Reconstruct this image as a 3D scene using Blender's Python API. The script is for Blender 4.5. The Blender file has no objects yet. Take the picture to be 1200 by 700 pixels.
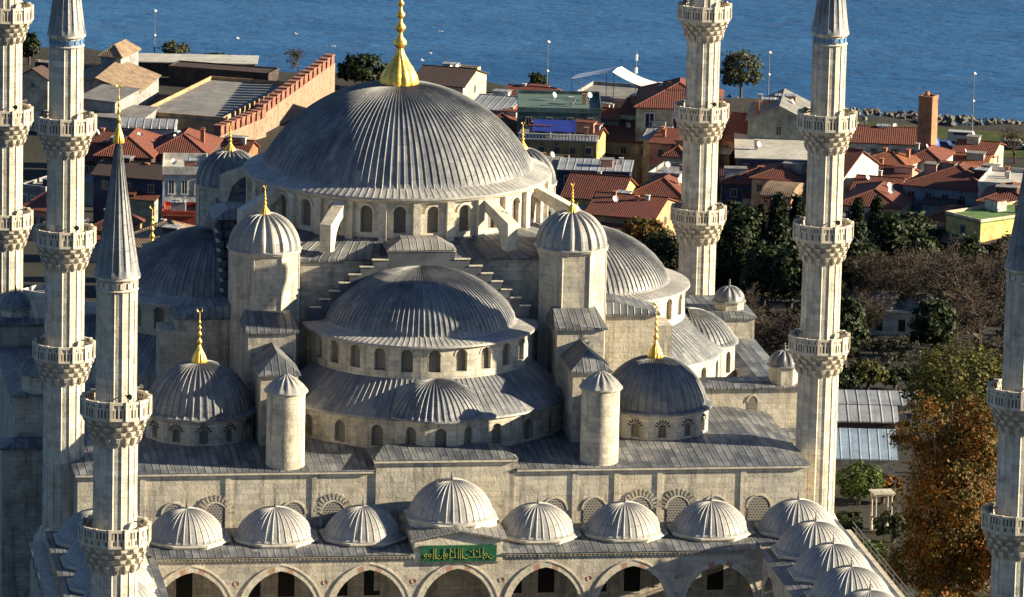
import bpy, math, random
from mathutils import Vector, Matrix
R = math.radians
PI = math.pi
sc = bpy.context.scene
col = sc.collection

# ------------------------------------------------------------------ camera
cam_d = bpy.data.cameras.new('camera')
cam_d.sensor_width = 36.0
cam_d.lens = 7148.22 / 1200.0 * 36.0
cam_d.clip_start = 5.0
cam_d.clip_end = 30000.0
cam = bpy.data.objects.new('camera', cam_d)
col.objects.link(cam)
sc.camera = cam
_y, _p, _r = 0.153228, 0.212635, 0.023649
fw = Vector((math.sin(_y) * math.cos(_p), math.cos(_y) * math.cos(_p), -math.sin(_p)))
rt = Vector((math.cos(_y), -math.sin(_y), 0))
up = rt.cross(fw)
r2 = rt * math.cos(_r) + up * math.sin(_r)
u2 = up * math.cos(_r) - rt * math.sin(_r)
m = Matrix((r2, u2, -fw)).transposed().to_4x4()
m.translation = Vector((-69.174202, -487.16417, 137.685613))
cam.matrix_world = m

# ------------------------------------------------------------------ light
SUN_EL, SUN_B = R(18.5), R(11.0)
S = Vector((math.cos(SUN_B) * math.cos(SUN_EL), -math.sin(SUN_B) * math.cos(SUN_EL), math.sin(SUN_EL)))
w = bpy.data.worlds.new('World')
sc.world = w
w.use_nodes = True
nt = w.node_tree
bg = nt.nodes['Background']
sky = nt.nodes.new('ShaderNodeTexSky')
sky.sky_type = 'NISHITA'
sky.sun_disc = False
sky.sun_elevation = SUN_EL
sky.sun_rotation = math.atan2(S.x, S.y)
sky.air_density = 1.0
sky.dust_density = 0.5
sky.ozone_density = 5.0
nt.links.new(sky.outputs[0], bg.inputs[0])
bg.inputs[1].default_value = 0.038
sun_d = bpy.data.lights.new('sun', 'SUN')
sun_d.energy = 5.0
sun_d.angle = R(0.55)
sun_d.color = (1.0, 0.85, 0.585)
sun = bpy.data.objects.new('sun', sun_d)
sun.rotation_euler = S.to_track_quat('Z', 'Y').to_euler()
sun.location = S * 400
col.objects.link(sun)
vs = sc.view_settings
vs.view_transform = 'Standard'
vs.look = 'None'
vs.exposure = 1.65
vs.gamma = 1.0
vs.use_curve_mapping = False

# ------------------------------------------------------------------ materials
class NT:
    def __init__(s, name):
        s.m = bpy.data.materials.new(name)
        s.m.use_nodes = True
        s.t = s.m.node_tree
        s.b = s.t.nodes['Principled BSDF']
    def n(s, typ, **kw):
        x = s.t.nodes.new('ShaderNode' + typ)
        for k, v in kw.items():
            setattr(x, k, v)
        return x
    def l(s, a, b):
        s.t.links.new(a, b)
    def put(s, sock, v):
        if hasattr(v, 'is_linked') or hasattr(v, 'links'):
            s.l(v, sock)
        else:
            sock.default_value = v
    def math(s, op, a, b=None, c=None):
        x = s.n('Math', operation=op)
        s.put(x.inputs[0], a)
        if b is not None: s.put(x.inputs[1], b)
        if c is not None: s.put(x.inputs[2], c)
        return x.outputs[0]
    def mix(s, f, a, b, bt='MIX'):
        x = s.n('Mix', data_type='RGBA', blend_type=bt)
        s.put(x.inputs[0], f)
        s.put(x.inputs[6], a if hasattr(a, 'links') else (*a, 1) if len(a) == 3 else a)
        s.put(x.inputs[7], b if hasattr(b, 'links') else (*b, 1) if len(b) == 3 else b)
        return x.outputs[2]
    def noise(s, vec, scale, detail=3, rough=.55, lo=None, hi=None):
        x = s.n('TexNoise')
        if vec is not None: s.l(vec, x.inputs['Vector'])
        x.inputs['Scale'].default_value = scale
        x.inputs['Detail'].default_value = detail
        x.inputs['Roughness'].default_value = rough
        o = x.outputs[0]
        if lo is not None:
            mr = s.n('MapRange')
            s.l(o, mr.inputs[0])
            mr.inputs[1].default_value = lo
            mr.inputs[2].default_value = hi
            o = mr.outputs[0]
        return o
    def mapv(s, vec, scale, loc=(0, 0, 0)):
        x = s.n('Mapping')
        s.l(vec, x.inputs[0])
        x.inputs['Scale'].default_value = scale
        x.inputs['Location'].default_value = loc
        return x.outputs[0]
    def uv(s):
        return s.n('TexCoord').outputs['UV']
    def pos(s):
        return s.n('NewGeometry').outputs['Position']
    def bump(s, h, dist=.03, strength=1.0):
        x = s.n('Bump')
        x.inputs['Strength'].default_value = strength
        x.inputs['Distance'].default_value = dist
        s.l(h, x.inputs['Height'])
        s.l(x.outputs[0], s.b.inputs['Normal'])
    def base(s, c):
        s.put(s.b.inputs['Base Color'], c if hasattr(c, 'links') else (*c, 1))
    def rough(s, r, spec=.4):
        s.put(s.b.inputs['Roughness'], r)
        s.b.inputs['Specular IOR Level'].default_value = spec

def mat_stone(name, c1, c2, grime, mortar, bw=1.0, bh=.42, grime_amt=.75, yellow=(.50, .39, .25)):
    t = NT(name)
    uv = t.uv(); p = t.pos()
    br = t.n('TexBrick')
    t.l(uv, br.inputs['Vector'])
    br.inputs['Scale'].default_value = 1.0
    br.inputs['Brick Width'].default_value = bw
    br.inputs['Row Height'].default_value = bh
    br.inputs['Mortar Size'].default_value = .012
    br.inputs['Mortar Smooth'].default_value = .6
    br.inputs['Bias'].default_value = -.15
    br.inputs['Color1'].default_value = (*c1, 1)
    br.inputs['Color2'].default_value = (*c2, 1)
    br.inputs['Mortar'].default_value = (*mortar, 1)
    big = t.noise(p, .22, 4, .6, .38, .68)
    c = t.mix(t.math('MULTIPLY', big, .6), br.outputs['Color'], yellow)
    blot = t.noise(p, .9, 7, .72, .5, .68)
    c = t.mix(t.math('MULTIPLY', blot, .62), c, grime)
    strk = t.noise(t.mapv(p, (1.5, 1.5, .14)), 1.0, 7, .72, .5, .66)
    c = t.mix(t.math('MULTIPLY', strk, grime_amt), c, grime)
    fine = t.noise(p, 9, 3, .6, .2, .8)
    c = t.mix(.3, c, t.mix(fine, (.62, .6, .56), (1.25, 1.25, 1.22)), 'MULTIPLY')
    t.base(c)
    t.rough(.85, .2)
    h = t.math('ADD', t.math('MULTIPLY', br.outputs['Fac'], -.5), t.math('MULTIPLY', t.noise(p, 5, 4), .9))
    t.bump(h, .035)
    return t.m

def mat_lead(name, uscale, vscale, c1, c2, dark, seam=False, rough=.5):
    """weathered lead sheets: every sheet its own tone, run-off streaks down the slope"""
    t = NT(name)
    uv = t.uv(); p = t.pos()
    sx = t.n('SeparateXYZ'); t.l(uv, sx.inputs[0])
    u = t.math('MULTIPLY', sx.outputs[0], uscale)
    v = t.math('MULTIPLY', sx.outputs[1], vscale)
    fu = t.math('FLOOR', t.math('ADD', u, .5))
    off = t.n('TexWhiteNoise', noise_dimensions='1D'); t.l(fu, off.inputs['W'])
    fv = t.math('FLOOR', t.math('ADD', v, off.outputs[0]))
    cx = t.n('CombineXYZ'); t.l(fu, cx.inputs[0]); t.l(fv, cx.inputs[1])
    wn = t.n('TexWhiteNoise', noise_dimensions='2D'); t.l(cx.outputs[0], wn.inputs['Vector'])
    c = t.mix(wn.outputs[0], c1, c2)
    big = t.noise(p, .35, 6, .7, .4, .66)
    c = t.mix(t.math('MULTIPLY', big, .75), c, dark)
    st = t.noise(t.mapv(uv, (uscale * 1.7, vscale * .35, 1)), 1.0, 4, .6, .5, .75)
    c = t.mix(t.math('MULTIPLY', st, .8), c, dark)
    fine = t.noise(p, 7, 4, .65, .25, .75)
    c = t.mix(.35, c, t.mix(fine, (.55, .55, .58), (1.35, 1.33, 1.3)), 'MULTIPLY')
    # sheet laps across the slope
    fr = t.math('FRACT', t.math('ADD', v, off.outputs[0]))
    lap = t.math('LESS_THAN', fr, .05)
    c = t.mix(t.math('MULTIPLY', lap, .35), c, dark)
    h = t.math('MULTIPLY', t.noise(p, 3.0, 4), .8)
    h = t.math('ADD', h, t.math('MULTIPLY', lap, .35))
    if seam:
        fs = t.math('ABSOLUTE', t.math('SUBTRACT', t.math('FRACT', u), .5))
        ridge = t.n('MapRange', interpolation_type='SMOOTHSTEP')
        t.l(fs, ridge.inputs[0]); ridge.inputs[1].default_value = .13; ridge.inputs[2].default_value = .02
        h = t.math('ADD', h, t.math('MULTIPLY', ridge.outputs[0], 2.6))
        edge = t.math('MULTIPLY', t.math('LESS_THAN', fs, .16), t.math('GREATER_THAN', fs, .09))
        c = t.mix(t.math('MULTIPLY', edge, .4), c, dark)
    t.base(c)
    t.rough(rough, .5)
    t.bump(h, .045)
    return t.m

def mat_plain(name, c, rough=.8, var=.25, scale=1.5, spec=.3, dirt=None, bump=.01):
    t = NT(name)
    p = t.pos()
    n1 = t.noise(p, scale, 5, .65, .3, .7)
    a = tuple(x * (1 - var) for x in c); b = tuple(min(1, x * (1 + var * .6)) for x in c)
    cc = t.mix(n1, a, b)
    if dirt:
        st = t.noise(t.mapv(p, (1.5, 1.5, .3)), 1.0, 5, .65, .52, .72)
        cc = t.mix(t.math('MULTIPLY', st, .6), cc, dirt)
    t.base(cc)
    t.rough(rough, spec)
    t.bump(t.noise(p, scale * 6, 3), bump)
    return t.m

def mat_tile(name, c, c2):
    t = NT(name)
    uv = t.uv(); p = t.pos()
    br = t.n('TexBrick'); t.l(uv, br.inputs['Vector'])
    br.inputs['Scale'].default_value = 1
    br.inputs['Brick Width'].default_value = .3
    br.inputs['Row Height'].default_value = .4
    br.inputs['Mortar Size'].default_value = .02
    br.inputs['Color1'].default_value = (*c, 1)
    br.inputs['Color2'].default_value = (*c2, 1)
    br.inputs['Mortar'].default_value = (c[0] * .4, c[1] * .4, c[2] * .4, 1)
    n1 = t.noise(p, .8, 5, .65, .42, .68)
    cc = t.mix(t.math('MULTIPLY', n1, .65), br.outputs[0], (.075, .05, .042))
    n2 = t.noise(p, 2.2, 3, .6, .6, .75)
    cc = t.mix(t.math('MULTIPLY', n2, .5), cc, (c[0] * 1.4, c[1] * 1.7, c[2] * 1.8))
    t.base(cc); t.rough(.8, .25)
    sx = t.n('SeparateXYZ'); t.l(uv, sx.inputs[0])
    wv = t.math('SINE', t.math('MULTIPLY', sx.outputs[0], 2 * PI / .3))
    h = t.math('ADD', t.math('MULTIPLY', wv, .5), t.math('FRACT', t.math('MULTIPLY', sx.outputs[1], 2.5)))
    t.bump(h, .04)
    return t.m

def mat_leaf(name, c1, c2, c3):
    t = NT(name)
    g = t.n('NewGeometry')
    rnd = g.outputs['Random Per Island']
    n1 = t.noise(g.outputs['Position'], .55, 3, .6, .35, .65)
    c = t.mix(n1, c1, c2)
    pick = t.math('GREATER_THAN', rnd, .68)
    c = t.mix(t.math('MULTIPLY', pick, .75), c, c3)
    br = t.math('ADD', t.math('MULTIPLY', t.math('FRACT', t.math('MULTIPLY', rnd, 17.3)), .5), .72)
    cb = t.n('CombineXYZ')
    for i in range(3): t.l(br, cb.inputs[i])
    c = t.mix(1.0, c, cb.outputs[0], 'MULTIPLY')
    t.base(c); t.rough(.65, .25)
    t.b.inputs['Transmission Weight'].default_value = 0
    tr = t.n('BsdfTranslucent'); t.l(c, tr.inputs[0])
    ms = t.n('MixShader'); ms.inputs[0].default_value = .22
    t.l(t.b.outputs[0], ms.inputs[1]); t.l(tr.outputs[0], ms.inputs[2])
    t.l(ms.outputs[0], t.t.nodes['Material Output'].inputs[0])
    return t.m

def mat_lattice(name, bar, hole, sx_, sy_, bars=.3):
    t = NT(name)
    br = t.n('TexBrick'); t.l(t.uv(), br.inputs['Vector'])
    br.inputs['Scale'].default_value = 1
    br.inputs['Brick Width'].default_value = sx_
    br.inputs['Row Height'].default_value = sy_
    br.inputs['Mortar Size'].default_value = sy_ * bars
    br.inputs['Mortar Smooth'].default_value = .15
    br.inputs['Color1'].default_value = (*hole, 1)
    br.inputs['Color2'].default_value = (hole[0] * 1.5, hole[1] * 1.5, hole[2] * 1.6, 1)
    br.inputs['Mortar'].default_value = (*bar, 1)
    t.base(br.outputs[0]); t.rough(.6, .4)
    t.bump(br.outputs['Fac'], .05)
    return t.m

M = {}
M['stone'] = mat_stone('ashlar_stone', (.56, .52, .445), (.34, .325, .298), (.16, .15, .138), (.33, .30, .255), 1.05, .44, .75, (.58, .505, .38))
M['stone_dark'] = mat_stone('weathered_shade_stone', (.47, .445, .395), (.28, .272, .255), (.125, .12, .115), (.30, .28, .245), .9, .4, .7, (.50, .42, .30))  # also colours the sides turned from the sun, shade included
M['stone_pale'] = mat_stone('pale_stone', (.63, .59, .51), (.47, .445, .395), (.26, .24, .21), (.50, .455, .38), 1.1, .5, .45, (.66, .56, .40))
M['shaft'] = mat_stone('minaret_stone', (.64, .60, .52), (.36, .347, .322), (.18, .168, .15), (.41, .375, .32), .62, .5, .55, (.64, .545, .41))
M['old_lead'] = mat_plain('old_dark_lead', (.07, .08, .10), .6, .4, 1.2, .4)
M['trim'] = mat_plain('carved_stone', (.55, .50, .42), .85, .3, 2.5, .2, (.18, .165, .145))
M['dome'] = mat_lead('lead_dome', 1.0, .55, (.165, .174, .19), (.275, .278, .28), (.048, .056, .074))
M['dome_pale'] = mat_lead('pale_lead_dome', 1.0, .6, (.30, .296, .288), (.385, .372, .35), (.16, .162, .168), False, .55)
M['sheet'] = mat_lead('lead_sheet', 1.65, .5, (.088, .099, .122), (.26, .264, .266), (.03, .037, .054), True)
M['sheet_pale'] = mat_lead('pale_lead_sheet', 1.65, .5, (.22, .215, .21), (.28, .27, .255), (.10, .103, .11), True)
M['lattice'] = mat_lattice('window_lattice', (.22, .195, .16), (.02, .022, .026), .17, .15, .26)
M['sunlat'] = mat_lattice('white_lattice', (.26, .245, .22), (.05, .052, .06), .26, .22, .24)
M['pierced'] = mat_lattice('pierced_stone', (.52, .455, .365), (.07, .06, .052), .27, .86, .09)
M['dark'] = mat_plain('dark_void', (.018, .016, .015), .8, .3)
M['iron'] = mat_plain('grey_iron', (.12, .12, .125), .55, .3, 3, .5)
M['red_stone'] = mat_plain('red_voussoir', (.42, .25, .185), .85, .3)
t = NT('gilded_copper')
t.base(t.mix(t.noise(t.pos(), 2.5, 4, .6, .35, .7), (.95, .62, .14), (.55, .32, .07)))
t.b.inputs['Metallic'].default_value = .85
t.rough(t.noise(t.pos(), 4, 3, .6, -.2, 1.4))
M['gold'] = t.m
M['green_sign'] = mat_plain('green_panel', (.012, .10, .045), .5, .3, 3, .4)
M['blue_tile'] = mat_plain('blue_tile', (.10, .22, .42), .4, .3, 3, .5)

# ------------------------------------------------------------------ mesh building
class MB:
    def __init__(s):
        s.v = []; s.f = []; s.uv = []; s.mi = []
    def face(s, pts, uv=None, m=0):
        k = len(s.v)
        pts = [Vector(p) for p in pts]
        s.v.extend(pts)
        s.f.append(tuple(range(k, k + len(pts))))
        if uv is None: uv = s.auto(pts)
        s.uv.append(uv); s.mi.append(m)
    @staticmethod
    def auto(pts):
        n = Vector((0, 0, 0))
        for i in range(len(pts)):
            a, b = pts[i], pts[(i + 1) % len(pts)]
            n += a.cross(b)
        if n.length < 1e-9: return [(0, 0)] * len(pts)
        n.normalize()
        if abs(n.z) > .97: return [(p.x, p.y) for p in pts]
        tu = Vector((0, 0, 1)).cross(n).normalized()
        tv = n.cross(tu)
        return [(p.dot(tu), p.dot(tv)) for p in pts]
    def grid(s, rows, uvf=None, m=0, closed=False):
        """rows[i][j] -> shared-vertex surface"""
        k = len(s.v); nr, nc = len(rows), len(rows[0])
        for r in rows: s.v.extend(Vector(p) for p in r)
        for i in range(nr - 1):
            for j in range(nc if closed else nc - 1):
                j2 = (j + 1) % nc
                ids = (k + i * nc + j, k + i * nc + j2, k + (i + 1) * nc + j2, k + (i + 1) * nc + j)
                s.f.append(ids)
                if uvf: s.uv.append([uvf(i, j), uvf(i, j + 1), uvf(i + 1, j + 1), uvf(i + 1, j)])
                else: s.uv.append(s.auto([s.v[q] for q in ids]))
                s.mi.append(m)
    def box(s, x0, x1, y0, y1, z0, z1, m=0, top=None, skip=''):
        p = lambda x, y, z: (x, y, z)
        if 'f' not in skip: s.face([p(x0, y0, z0), p(x1, y0, z0), p(x1, y0, z1), p(x0, y0, z1)], None, m)
        if 'b' not in skip: s.face([p(x1, y1, z0), p(x0, y1, z0), p(x0, y1, z1), p(x1, y1, z1)], None, m)
        if 'r' not in skip: s.face([p(x1, y0, z0), p(x1, y1, z0), p(x1, y1, z1), p(x1, y0, z1)], None, m)
        if 'l' not in skip: s.face([p(x0, y1, z0), p(x0, y0, z0), p(x0, y0, z1), p(x0, y1, z1)], None, m)
        if 't' not in skip: s.face([p(x0, y0, z1), p(x1, y0, z1), p(x1, y1, z1), p(x0, y1, z1)], None, m if top is None else top)
        if 'd' not in skip: s.face([p(x0, y1, z0), p(x1, y1, z0), p(x1, y0, z0), p(x0, y0, z0)], None, m)
    def obox(s, c, ax, ay, hx, hy, hz, m=0):
        """box with centre c, horizontal/any unit axes ax, ay"""
        c = Vector(c); ax = Vector(ax).normalized(); ay = Vector(ay).normalized(); az = ax.cross(ay)
        P = lambda i, j, k: c + ax * hx * i + ay * hy * j + az * hz * k
        for q in (((-1, -1, -1), (1, -1, -1), (1, -1, 1), (-1, -1, 1)), ((1, 1, -1), (-1, 1, -1), (-1, 1, 1), (1, 1, 1)),
                  ((1, -1, -1), (1, 1, -1), (1, 1, 1), (1, -1, 1)), ((-1, 1, -1), (-1, -1, -1), (-1, -1, 1), (-1, 1, 1)),
                  ((-1, -1, 1), (1, -1, 1), (1, 1, 1), (-1, 1, 1)), ((-1, 1, -1), (1, 1, -1), (1, -1, -1), (-1, -1, -1))):
            s.face([P(*a) for a in q], None, m)
    def lathe(s, prof, cx=0, cy=0, n=24, a0=0.0, a1=2 * PI, m=0, us=None, rot=0.0):
        full = abs(a1 - a0 - 2 * PI) < 1e-6
        cols = n if full else n + 1
        rows = []; arc = [0]
        for i, (r, z) in enumerate(prof):
            if i: arc.append(arc[-1] + math.hypot(r - prof[i - 1][0], z - prof[i - 1][1]))
            rows.append([(cx + r * math.cos(rot + a0 + (a1 - a0) * j / n), cy + r * math.sin(rot + a0 + (a1 - a0) * j / n), z) for j in range(cols)])
        rm = us if us else max(r for r, z in prof)
        s.grid(rows, lambda i, j: (rm * (a1 - a0) * j / n, arc[i]), m, full)
    def tube(s, pts, rad, n=6, m=0):
        pts = [Vector(p) for p in pts]
        rows = []
        for i, p in enumerate(pts):
            d = (pts[min(i + 1, len(pts) - 1)] - pts[max(i - 1, 0)]).normalized()
            a = d.cross(Vector((0, 0, 1)) if abs(d.z) < .9 else Vector((1, 0, 0))).normalized()
            b = d.cross(a)
            rr = rad[i] if isinstance(rad, (list, tuple)) else rad
            rows.append([p + a * rr * math.cos(2 * PI * j / n) + b * rr * math.sin(2 * PI * j / n) for j in range(n)])
        s.grid(rows, None, m, True)
    def prism(s, poly, a, b, axis='y', m=0, mtop=None):
        """poly of (u,z) extruded along axis from a to b (u is x when axis is y, y when axis is x)"""
        f = (lambda u, z, t: (u, t, z)) if axis == 'y' else (lambda u, z, t: (t, u, z))
        s.face([f(u, z, a) for u, z in poly], None, m)
        s.face([f(u, z, b) for u, z in reversed(poly)], None, m)
        for i in range(len(poly)):
            p, q = poly[i], poly[(i + 1) % len(poly)]
            s.face([f(*q, a), f(*p, a), f(*p, b), f(*q, b)], None, m if mtop is None else mtop)
    def build(s, name, mats, parent=None, loc=(0, 0, 0), smooth=None):
        me = bpy.data.meshes.new(name)
        off = ORIGIN.get(parent.name, Vector((0, 0, 0))) if parent is not None else Vector(loc)
        me.from_pydata([p - off for p in s.v], [], s.f)
        if not isinstance(mats, (list, tuple)): mats = [mats]
        for mm in mats: me.materials.append(mm)
        lay = me.uv_layers.new(name='UVMap')
        flat = [c for f in s.uv for q in f for c in q]
        lay.data.foreach_set('uv', flat)
        me.polygons.foreach_set('material_index', s.mi)
        me.update()
        if smooth is not None:
            me.polygons.foreach_set('use_smooth', [True] * len(s.f))
            me.set_sharp_from_angle(angle=R(smooth))
        o = bpy.data.objects.new(name, me)
        col.objects.link(o)
        if parent is not None:
            o.parent = parent
            ORIGIN[o.name] = off
        else:
            o.location = Vector(loc); ORIGIN[o.name] = Vector(loc)
        return o
ORIGIN = {}
def tag(o, label, cat, group=None, kind=None):
    if label: o['label'] = label
    if cat: o['category'] = cat
    if group: o['group'] = group
    if kind: o['kind'] = kind
    return o
def thing(name, label, cat, loc=(0, 0, 0), group=None, rz=0):
    o = bpy.data.objects.new(name, None)
    o.empty_display_size = .5
    col.objects.link(o)
    o.location = loc; o.rotation_euler = (0, 0, rz)
    ORIGIN[o.name] = Vector(loc) if rz == 0 else Vector((0, 0, 0))
    return tag(o, label, cat, group)
def copy_tree(o, parent=None):
    c = o.copy(); col.objects.link(c)
    if parent is not None: c.parent = parent
    for ch in list(o.children): copy_tree(ch, c)
    return c

# ---- shapes used again and again
def ribbed(mb, prof, cx, cy, n, h=.06, a0=0.0, a1=2 * PI, m=0, w=.1, taper=True, flat=2):
    """dome of revolution with n lead rolls standing proud"""
    full = abs(a1 - a0 - 2 * PI) < 1e-6
    fr = [(0.0, 0), (.5 - w * 1.6, 0), (.5 - w * .55, 1), (.5 + w * .55, 1), (.5 + w * 1.6, 0)]
    angs = [(a0 + (a1 - a0) * (k + f) / n, o, k + f) for k in range(n) for f, o in fr]
    if not full: angs.append((a1, 0, n))
    rows = []; arc = [0]
    rmax = max(r for r, z in prof)
    for i, (r, z) in enumerate(prof):
        if i: arc.append(arc[-1] + math.hypot(r - prof[i - 1][0], z - prof[i - 1][1]))
        p0 = prof[max(i - 1, 0)]; p1 = prof[min(i + 1, len(prof) - 1)]
        t = Vector((p1[0] - p0[0], p1[1] - p0[1])); t.normalize()
        nr, nz = t.y, -t.x
        if nr < 0 and nz < 0: nr, nz = -nr, -nz
        if nz < 0: nr, nz = -nr, -nz
        k = (min(1, (r / rmax) * 3.5) if taper else 1) * (0 if i < flat else 1)
        rows.append([(cx + (r + o * h * k * nr) * math.cos(a), cy + (r + o * h * k * nr) * math.sin(a), z + o * h * k * nz) for a, o, q in angs])
    us = [q for a, o, q in angs] + [n]
    mb.grid(rows, lambda i, j: (us[j], arc[i]), m, full)
def cap_profile(r, z0, rise, n=12, top=.05):
    """spherical-cap profile from rim (r,z0) to the crown"""
    Rr = (r * r + rise * rise) / (2 * rise)
    zc = z0 + rise - Rr
    a_r = math.asin(min(1, r / Rr)) if rise <= r else PI - math.asin(r / Rr)
    return [(Rr * math.sin(a_r + (top / Rr - a_r) * i / n), zc + Rr * math.cos(a_r + (top / Rr - a_r) * i / n)) for i in range(n + 1)]
def ell_profile(r, z0, rise, n=16, t0=20, top=.05):
    a, b = R(t0), math.acos(top / r * math.cos(R(t0)))
    out = []
    for i in range(n + 1):
        t = a + (b - a) * i / n
        out.append((r * math.cos(t) / math.cos(a), z0 + rise * (math.sin(t) - math.sin(a)) / (1 - math.sin(a))))
    return out
def finial_mb(x, y, z, h, r):
    """bulb, stacked knobs and a crescent-topped needle"""
    mb = MB()
    bulb = [(1.0, 0), (1.02, .03), (.93, .09), (.72, .16), (.46, .23), (.27, .29), (.18, .34)]
    prof = [(a * r, z + b * h) for a, b in bulb]
    zz = .34
    for k, kr in ((.36, .30), (.30, .24), (.24, .2), (.19, .15)):
        hh = k * .32
        prof += [(kr * r * .5, z + zz * h), (kr * r * 1.15, z + (zz + hh * .35) * h), (kr * r * 1.15, z + (zz + hh * .6) * h), (kr * r * .45, z + (zz + hh) * h)]
        zz += hh + .035
    prof += [(.06 * r, z + zz * h), (.05 * r, z + .93 * h), (.0, z + .95 * h)]
    n = 36
    full = []
    rows = []
    for i, (rr, q) in enumerate(prof):
        fl = .10 if i < 6 else 0
        rows.append([(x + rr * (1 - fl * (j % 3 == 0)) * math.cos(2 * PI * j / n), y + rr * (1 - fl * (j % 3 == 0)) * math.sin(2 * PI * j / n), q) for j in range(n)])
    mb.grid(rows, None, 0, True)
    # open crescent
    c = Vector((x, y, z + h)); cr = max(.10, .05 * h)
    pts = [c + Vector((math.cos(a) * cr, 0, math.sin(a) * cr)) for a in [R(125 + 290 * i / 10) for i in range(11)]]
    mb.tube(pts, [max(.012, cr * .28 * math.sin(PI * (i + .5) / 11)) for i in range(11)], 5)
    return mb
def spike_mb(x, y, z, h=.95):
    mb = MB()
    mb.lathe([(.14, z - .1), (.15, z + .05), (.06, z + .16), (.11, z + .3), (.045, z + .42), (.075, z + .52), (.03, z + .62), (.02, z + h), (0, z + h + .05)], x, y, 8)
    return mb
def arch_pts(hw, rise, n=9):
    Rr = (hw * hw + rise * rise) / (2 * hw)
    a1 = math.atan2(rise, Rr - hw)
    L = [(-hw + Rr - Rr * math.cos(a1 * i / n), Rr * math.sin(a1 * i / n)) for i in range(n + 1)]
    L[-1] = (0, rise)
    return L + [(-u, v) for u, v in reversed(L[:-1])]
def bay(mb, F, u0, u1, v0, v1, hw, sill, spring, rise, depth, pane=None, n=5, m=0, uc=None):
    uc = (u0 + u1) / 2 if uc is None else uc
    uL, uR = uc - hw, uc + hw
    vs_ = [v0] + ([sill] if sill > v0 + 1e-4 else []) + [spring, v1]
    def q(a, b, c, d, mm=m):
        mb.face([F(*a, 0), F(*b, 0), F(*c, 0), F(*d, 0)], [a, b, c, d], mm)
    for i in range(len(vs_) - 1):
        q((u0, vs_[i]), (uL, vs_[i]), (uL, vs_[i + 1]), (u0, vs_[i + 1]))
        q((uR, vs_[i]), (u1, vs_[i]), (u1, vs_[i + 1]), (uR, vs_[i + 1]))
    if sill > v0 + 1e-4: q((uL, v0), (uR, v0), (uR, sill), (uL, sill))
    ar = [(uc + a, spring + b) for a, b in arch_pts(hw, rise, n)]
    for i in range(len(ar) - 1):
        a, b = ar[i], ar[i + 1]
        q(a, b, (b[0], v1), (a[0], v1))
    loop = [(uL, sill)] + ar + [(uR, sill)]
    for i in range(len(loop)):
        a, b = loop[i], loop[(i + 1) % len(loop)]
        if sill <= v0 + 1e-4 and i == len(loop) - 1: continue
        mb.face([F(*a, 0), F(*a, depth), F(*b, depth), F(*b, 0)], None, m)
    if pane is not None:
        d = depth * .92
        for i in range(len(ar) - 1):
            a, b = ar[i], ar[i + 1]
            pane.face([F(a[0], sill, d), F(b[0], sill, d), F(*b, d), F(*a, d)], [(a[0] - uc, sill), (b[0] - uc, sill), (b[0] - uc, b[1]), (a[0] - uc, a[1])])
    return loop
def arch_ring(mb, F, uc, hw, spring, rise, wd, proud, n=9, m=0, alt=None):
    """moulding around an arch; alt(i, count) picks a material slot per stone"""
    a = [(uc + x, spring + y) for x, y in arch_pts(hw, rise, n)]
    b = [(uc + x, spring + y) for x, y in arch_pts(hw + wd, rise + wd * 1.1, n)]
    k = len(a) - 1
    for i in range(k):
        mm = alt(i, k) if alt else m
        P = [F(*a[i], -proud), F(*a[i + 1], -proud), F(*b[i + 1], -proud), F(*b[i], -proud)]
        mb.face(P, [a[i], a[i + 1], b[i + 1], b[i]], mm)
        mb.face([F(*b[i], -proud), F(*b[i + 1], -proud), F(*b[i + 1], .02), F(*b[i], .02)], None, mm)
        mb.face([F(*a[i], .02), F(*a[i + 1], .02), F(*a[i + 1], -proud), F(*a[i], -proud)], None, mm)

# ================================================================== GROUND
def tz(x, y):
    if y < 62: return -0.5
    if y < 330: return -0.5 - 28.5 * (y - 62) / 268
    return max(-31.5, -29 - 2.5 * (y - 330) / 60)
def shore(x): return 476 - .48 * (x - 23)
mb = MB()
XS = [-420 + 10 * i for i in range(100)]; YS = [-160 + 8 * i for i in range(96)]
rows = []
for yy in YS:
    rows.append([])
    for xx in XS:
        z = tz(xx, yy)
        d = yy - shore(xx) - 3 * math.sin(xx * .13) - 2 * math.sin(xx * .31)
        if d > -6: z = max(-38, z - (d + 6) * .28)
        rows[-1].append((xx, yy, z))
mb.grid(rows)
t = NT('earth_and_paving')
p = t.pos()
n1 = t.noise(p, .05, 5, .65, .4, .62)
c = t.mix(n1, (.042, .039, .036), (.03, .03, .023))
c = t.mix(t.noise(p, .35, 5, .7, .5, .68), c, (.05, .046, .041))
t.base(c); t.rough(.95, .15); t.bump(t.noise(p, 1.5, 5), .12)
M['ground'] = t.m
tag(mb.build('ground', M['ground'], smooth=60), None, None, None, 'structure')
# sea
mb = MB()
mb.face([(-6000, 380, -33), (9000, 380, -33), (9000, 14000, -33), (-6000, 14000, -33)])
t = NT('sea_water')
p = t.pos()
wv = t.noise(t.mapv(p, (.045, .11, 1)), 1.0, 5, .6)
wv2 = t.noise(t.mapv(p, (.25, .5, 1)), 1.0, 4, .6)
pat = t.noise(t.mapv(p, (.004, .016, 1)), 1.0, 6, .62, .32, .66)
c = t.mix(pat, (.013, .066, .185), (.038, .122, .275))
t.base(c)
t.rough(.3, .25)
t.b.inputs['IOR'].default_value = 1.33
h = t.math('ADD', t.math('MULTIPLY', wv, 1.5), t.math('MULTIPLY', wv2, .4))
t.bump(h, 1.2)
M['water'] = t.m
tag(mb.build('sea', M['water']), None, None, None, 'structure')

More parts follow.
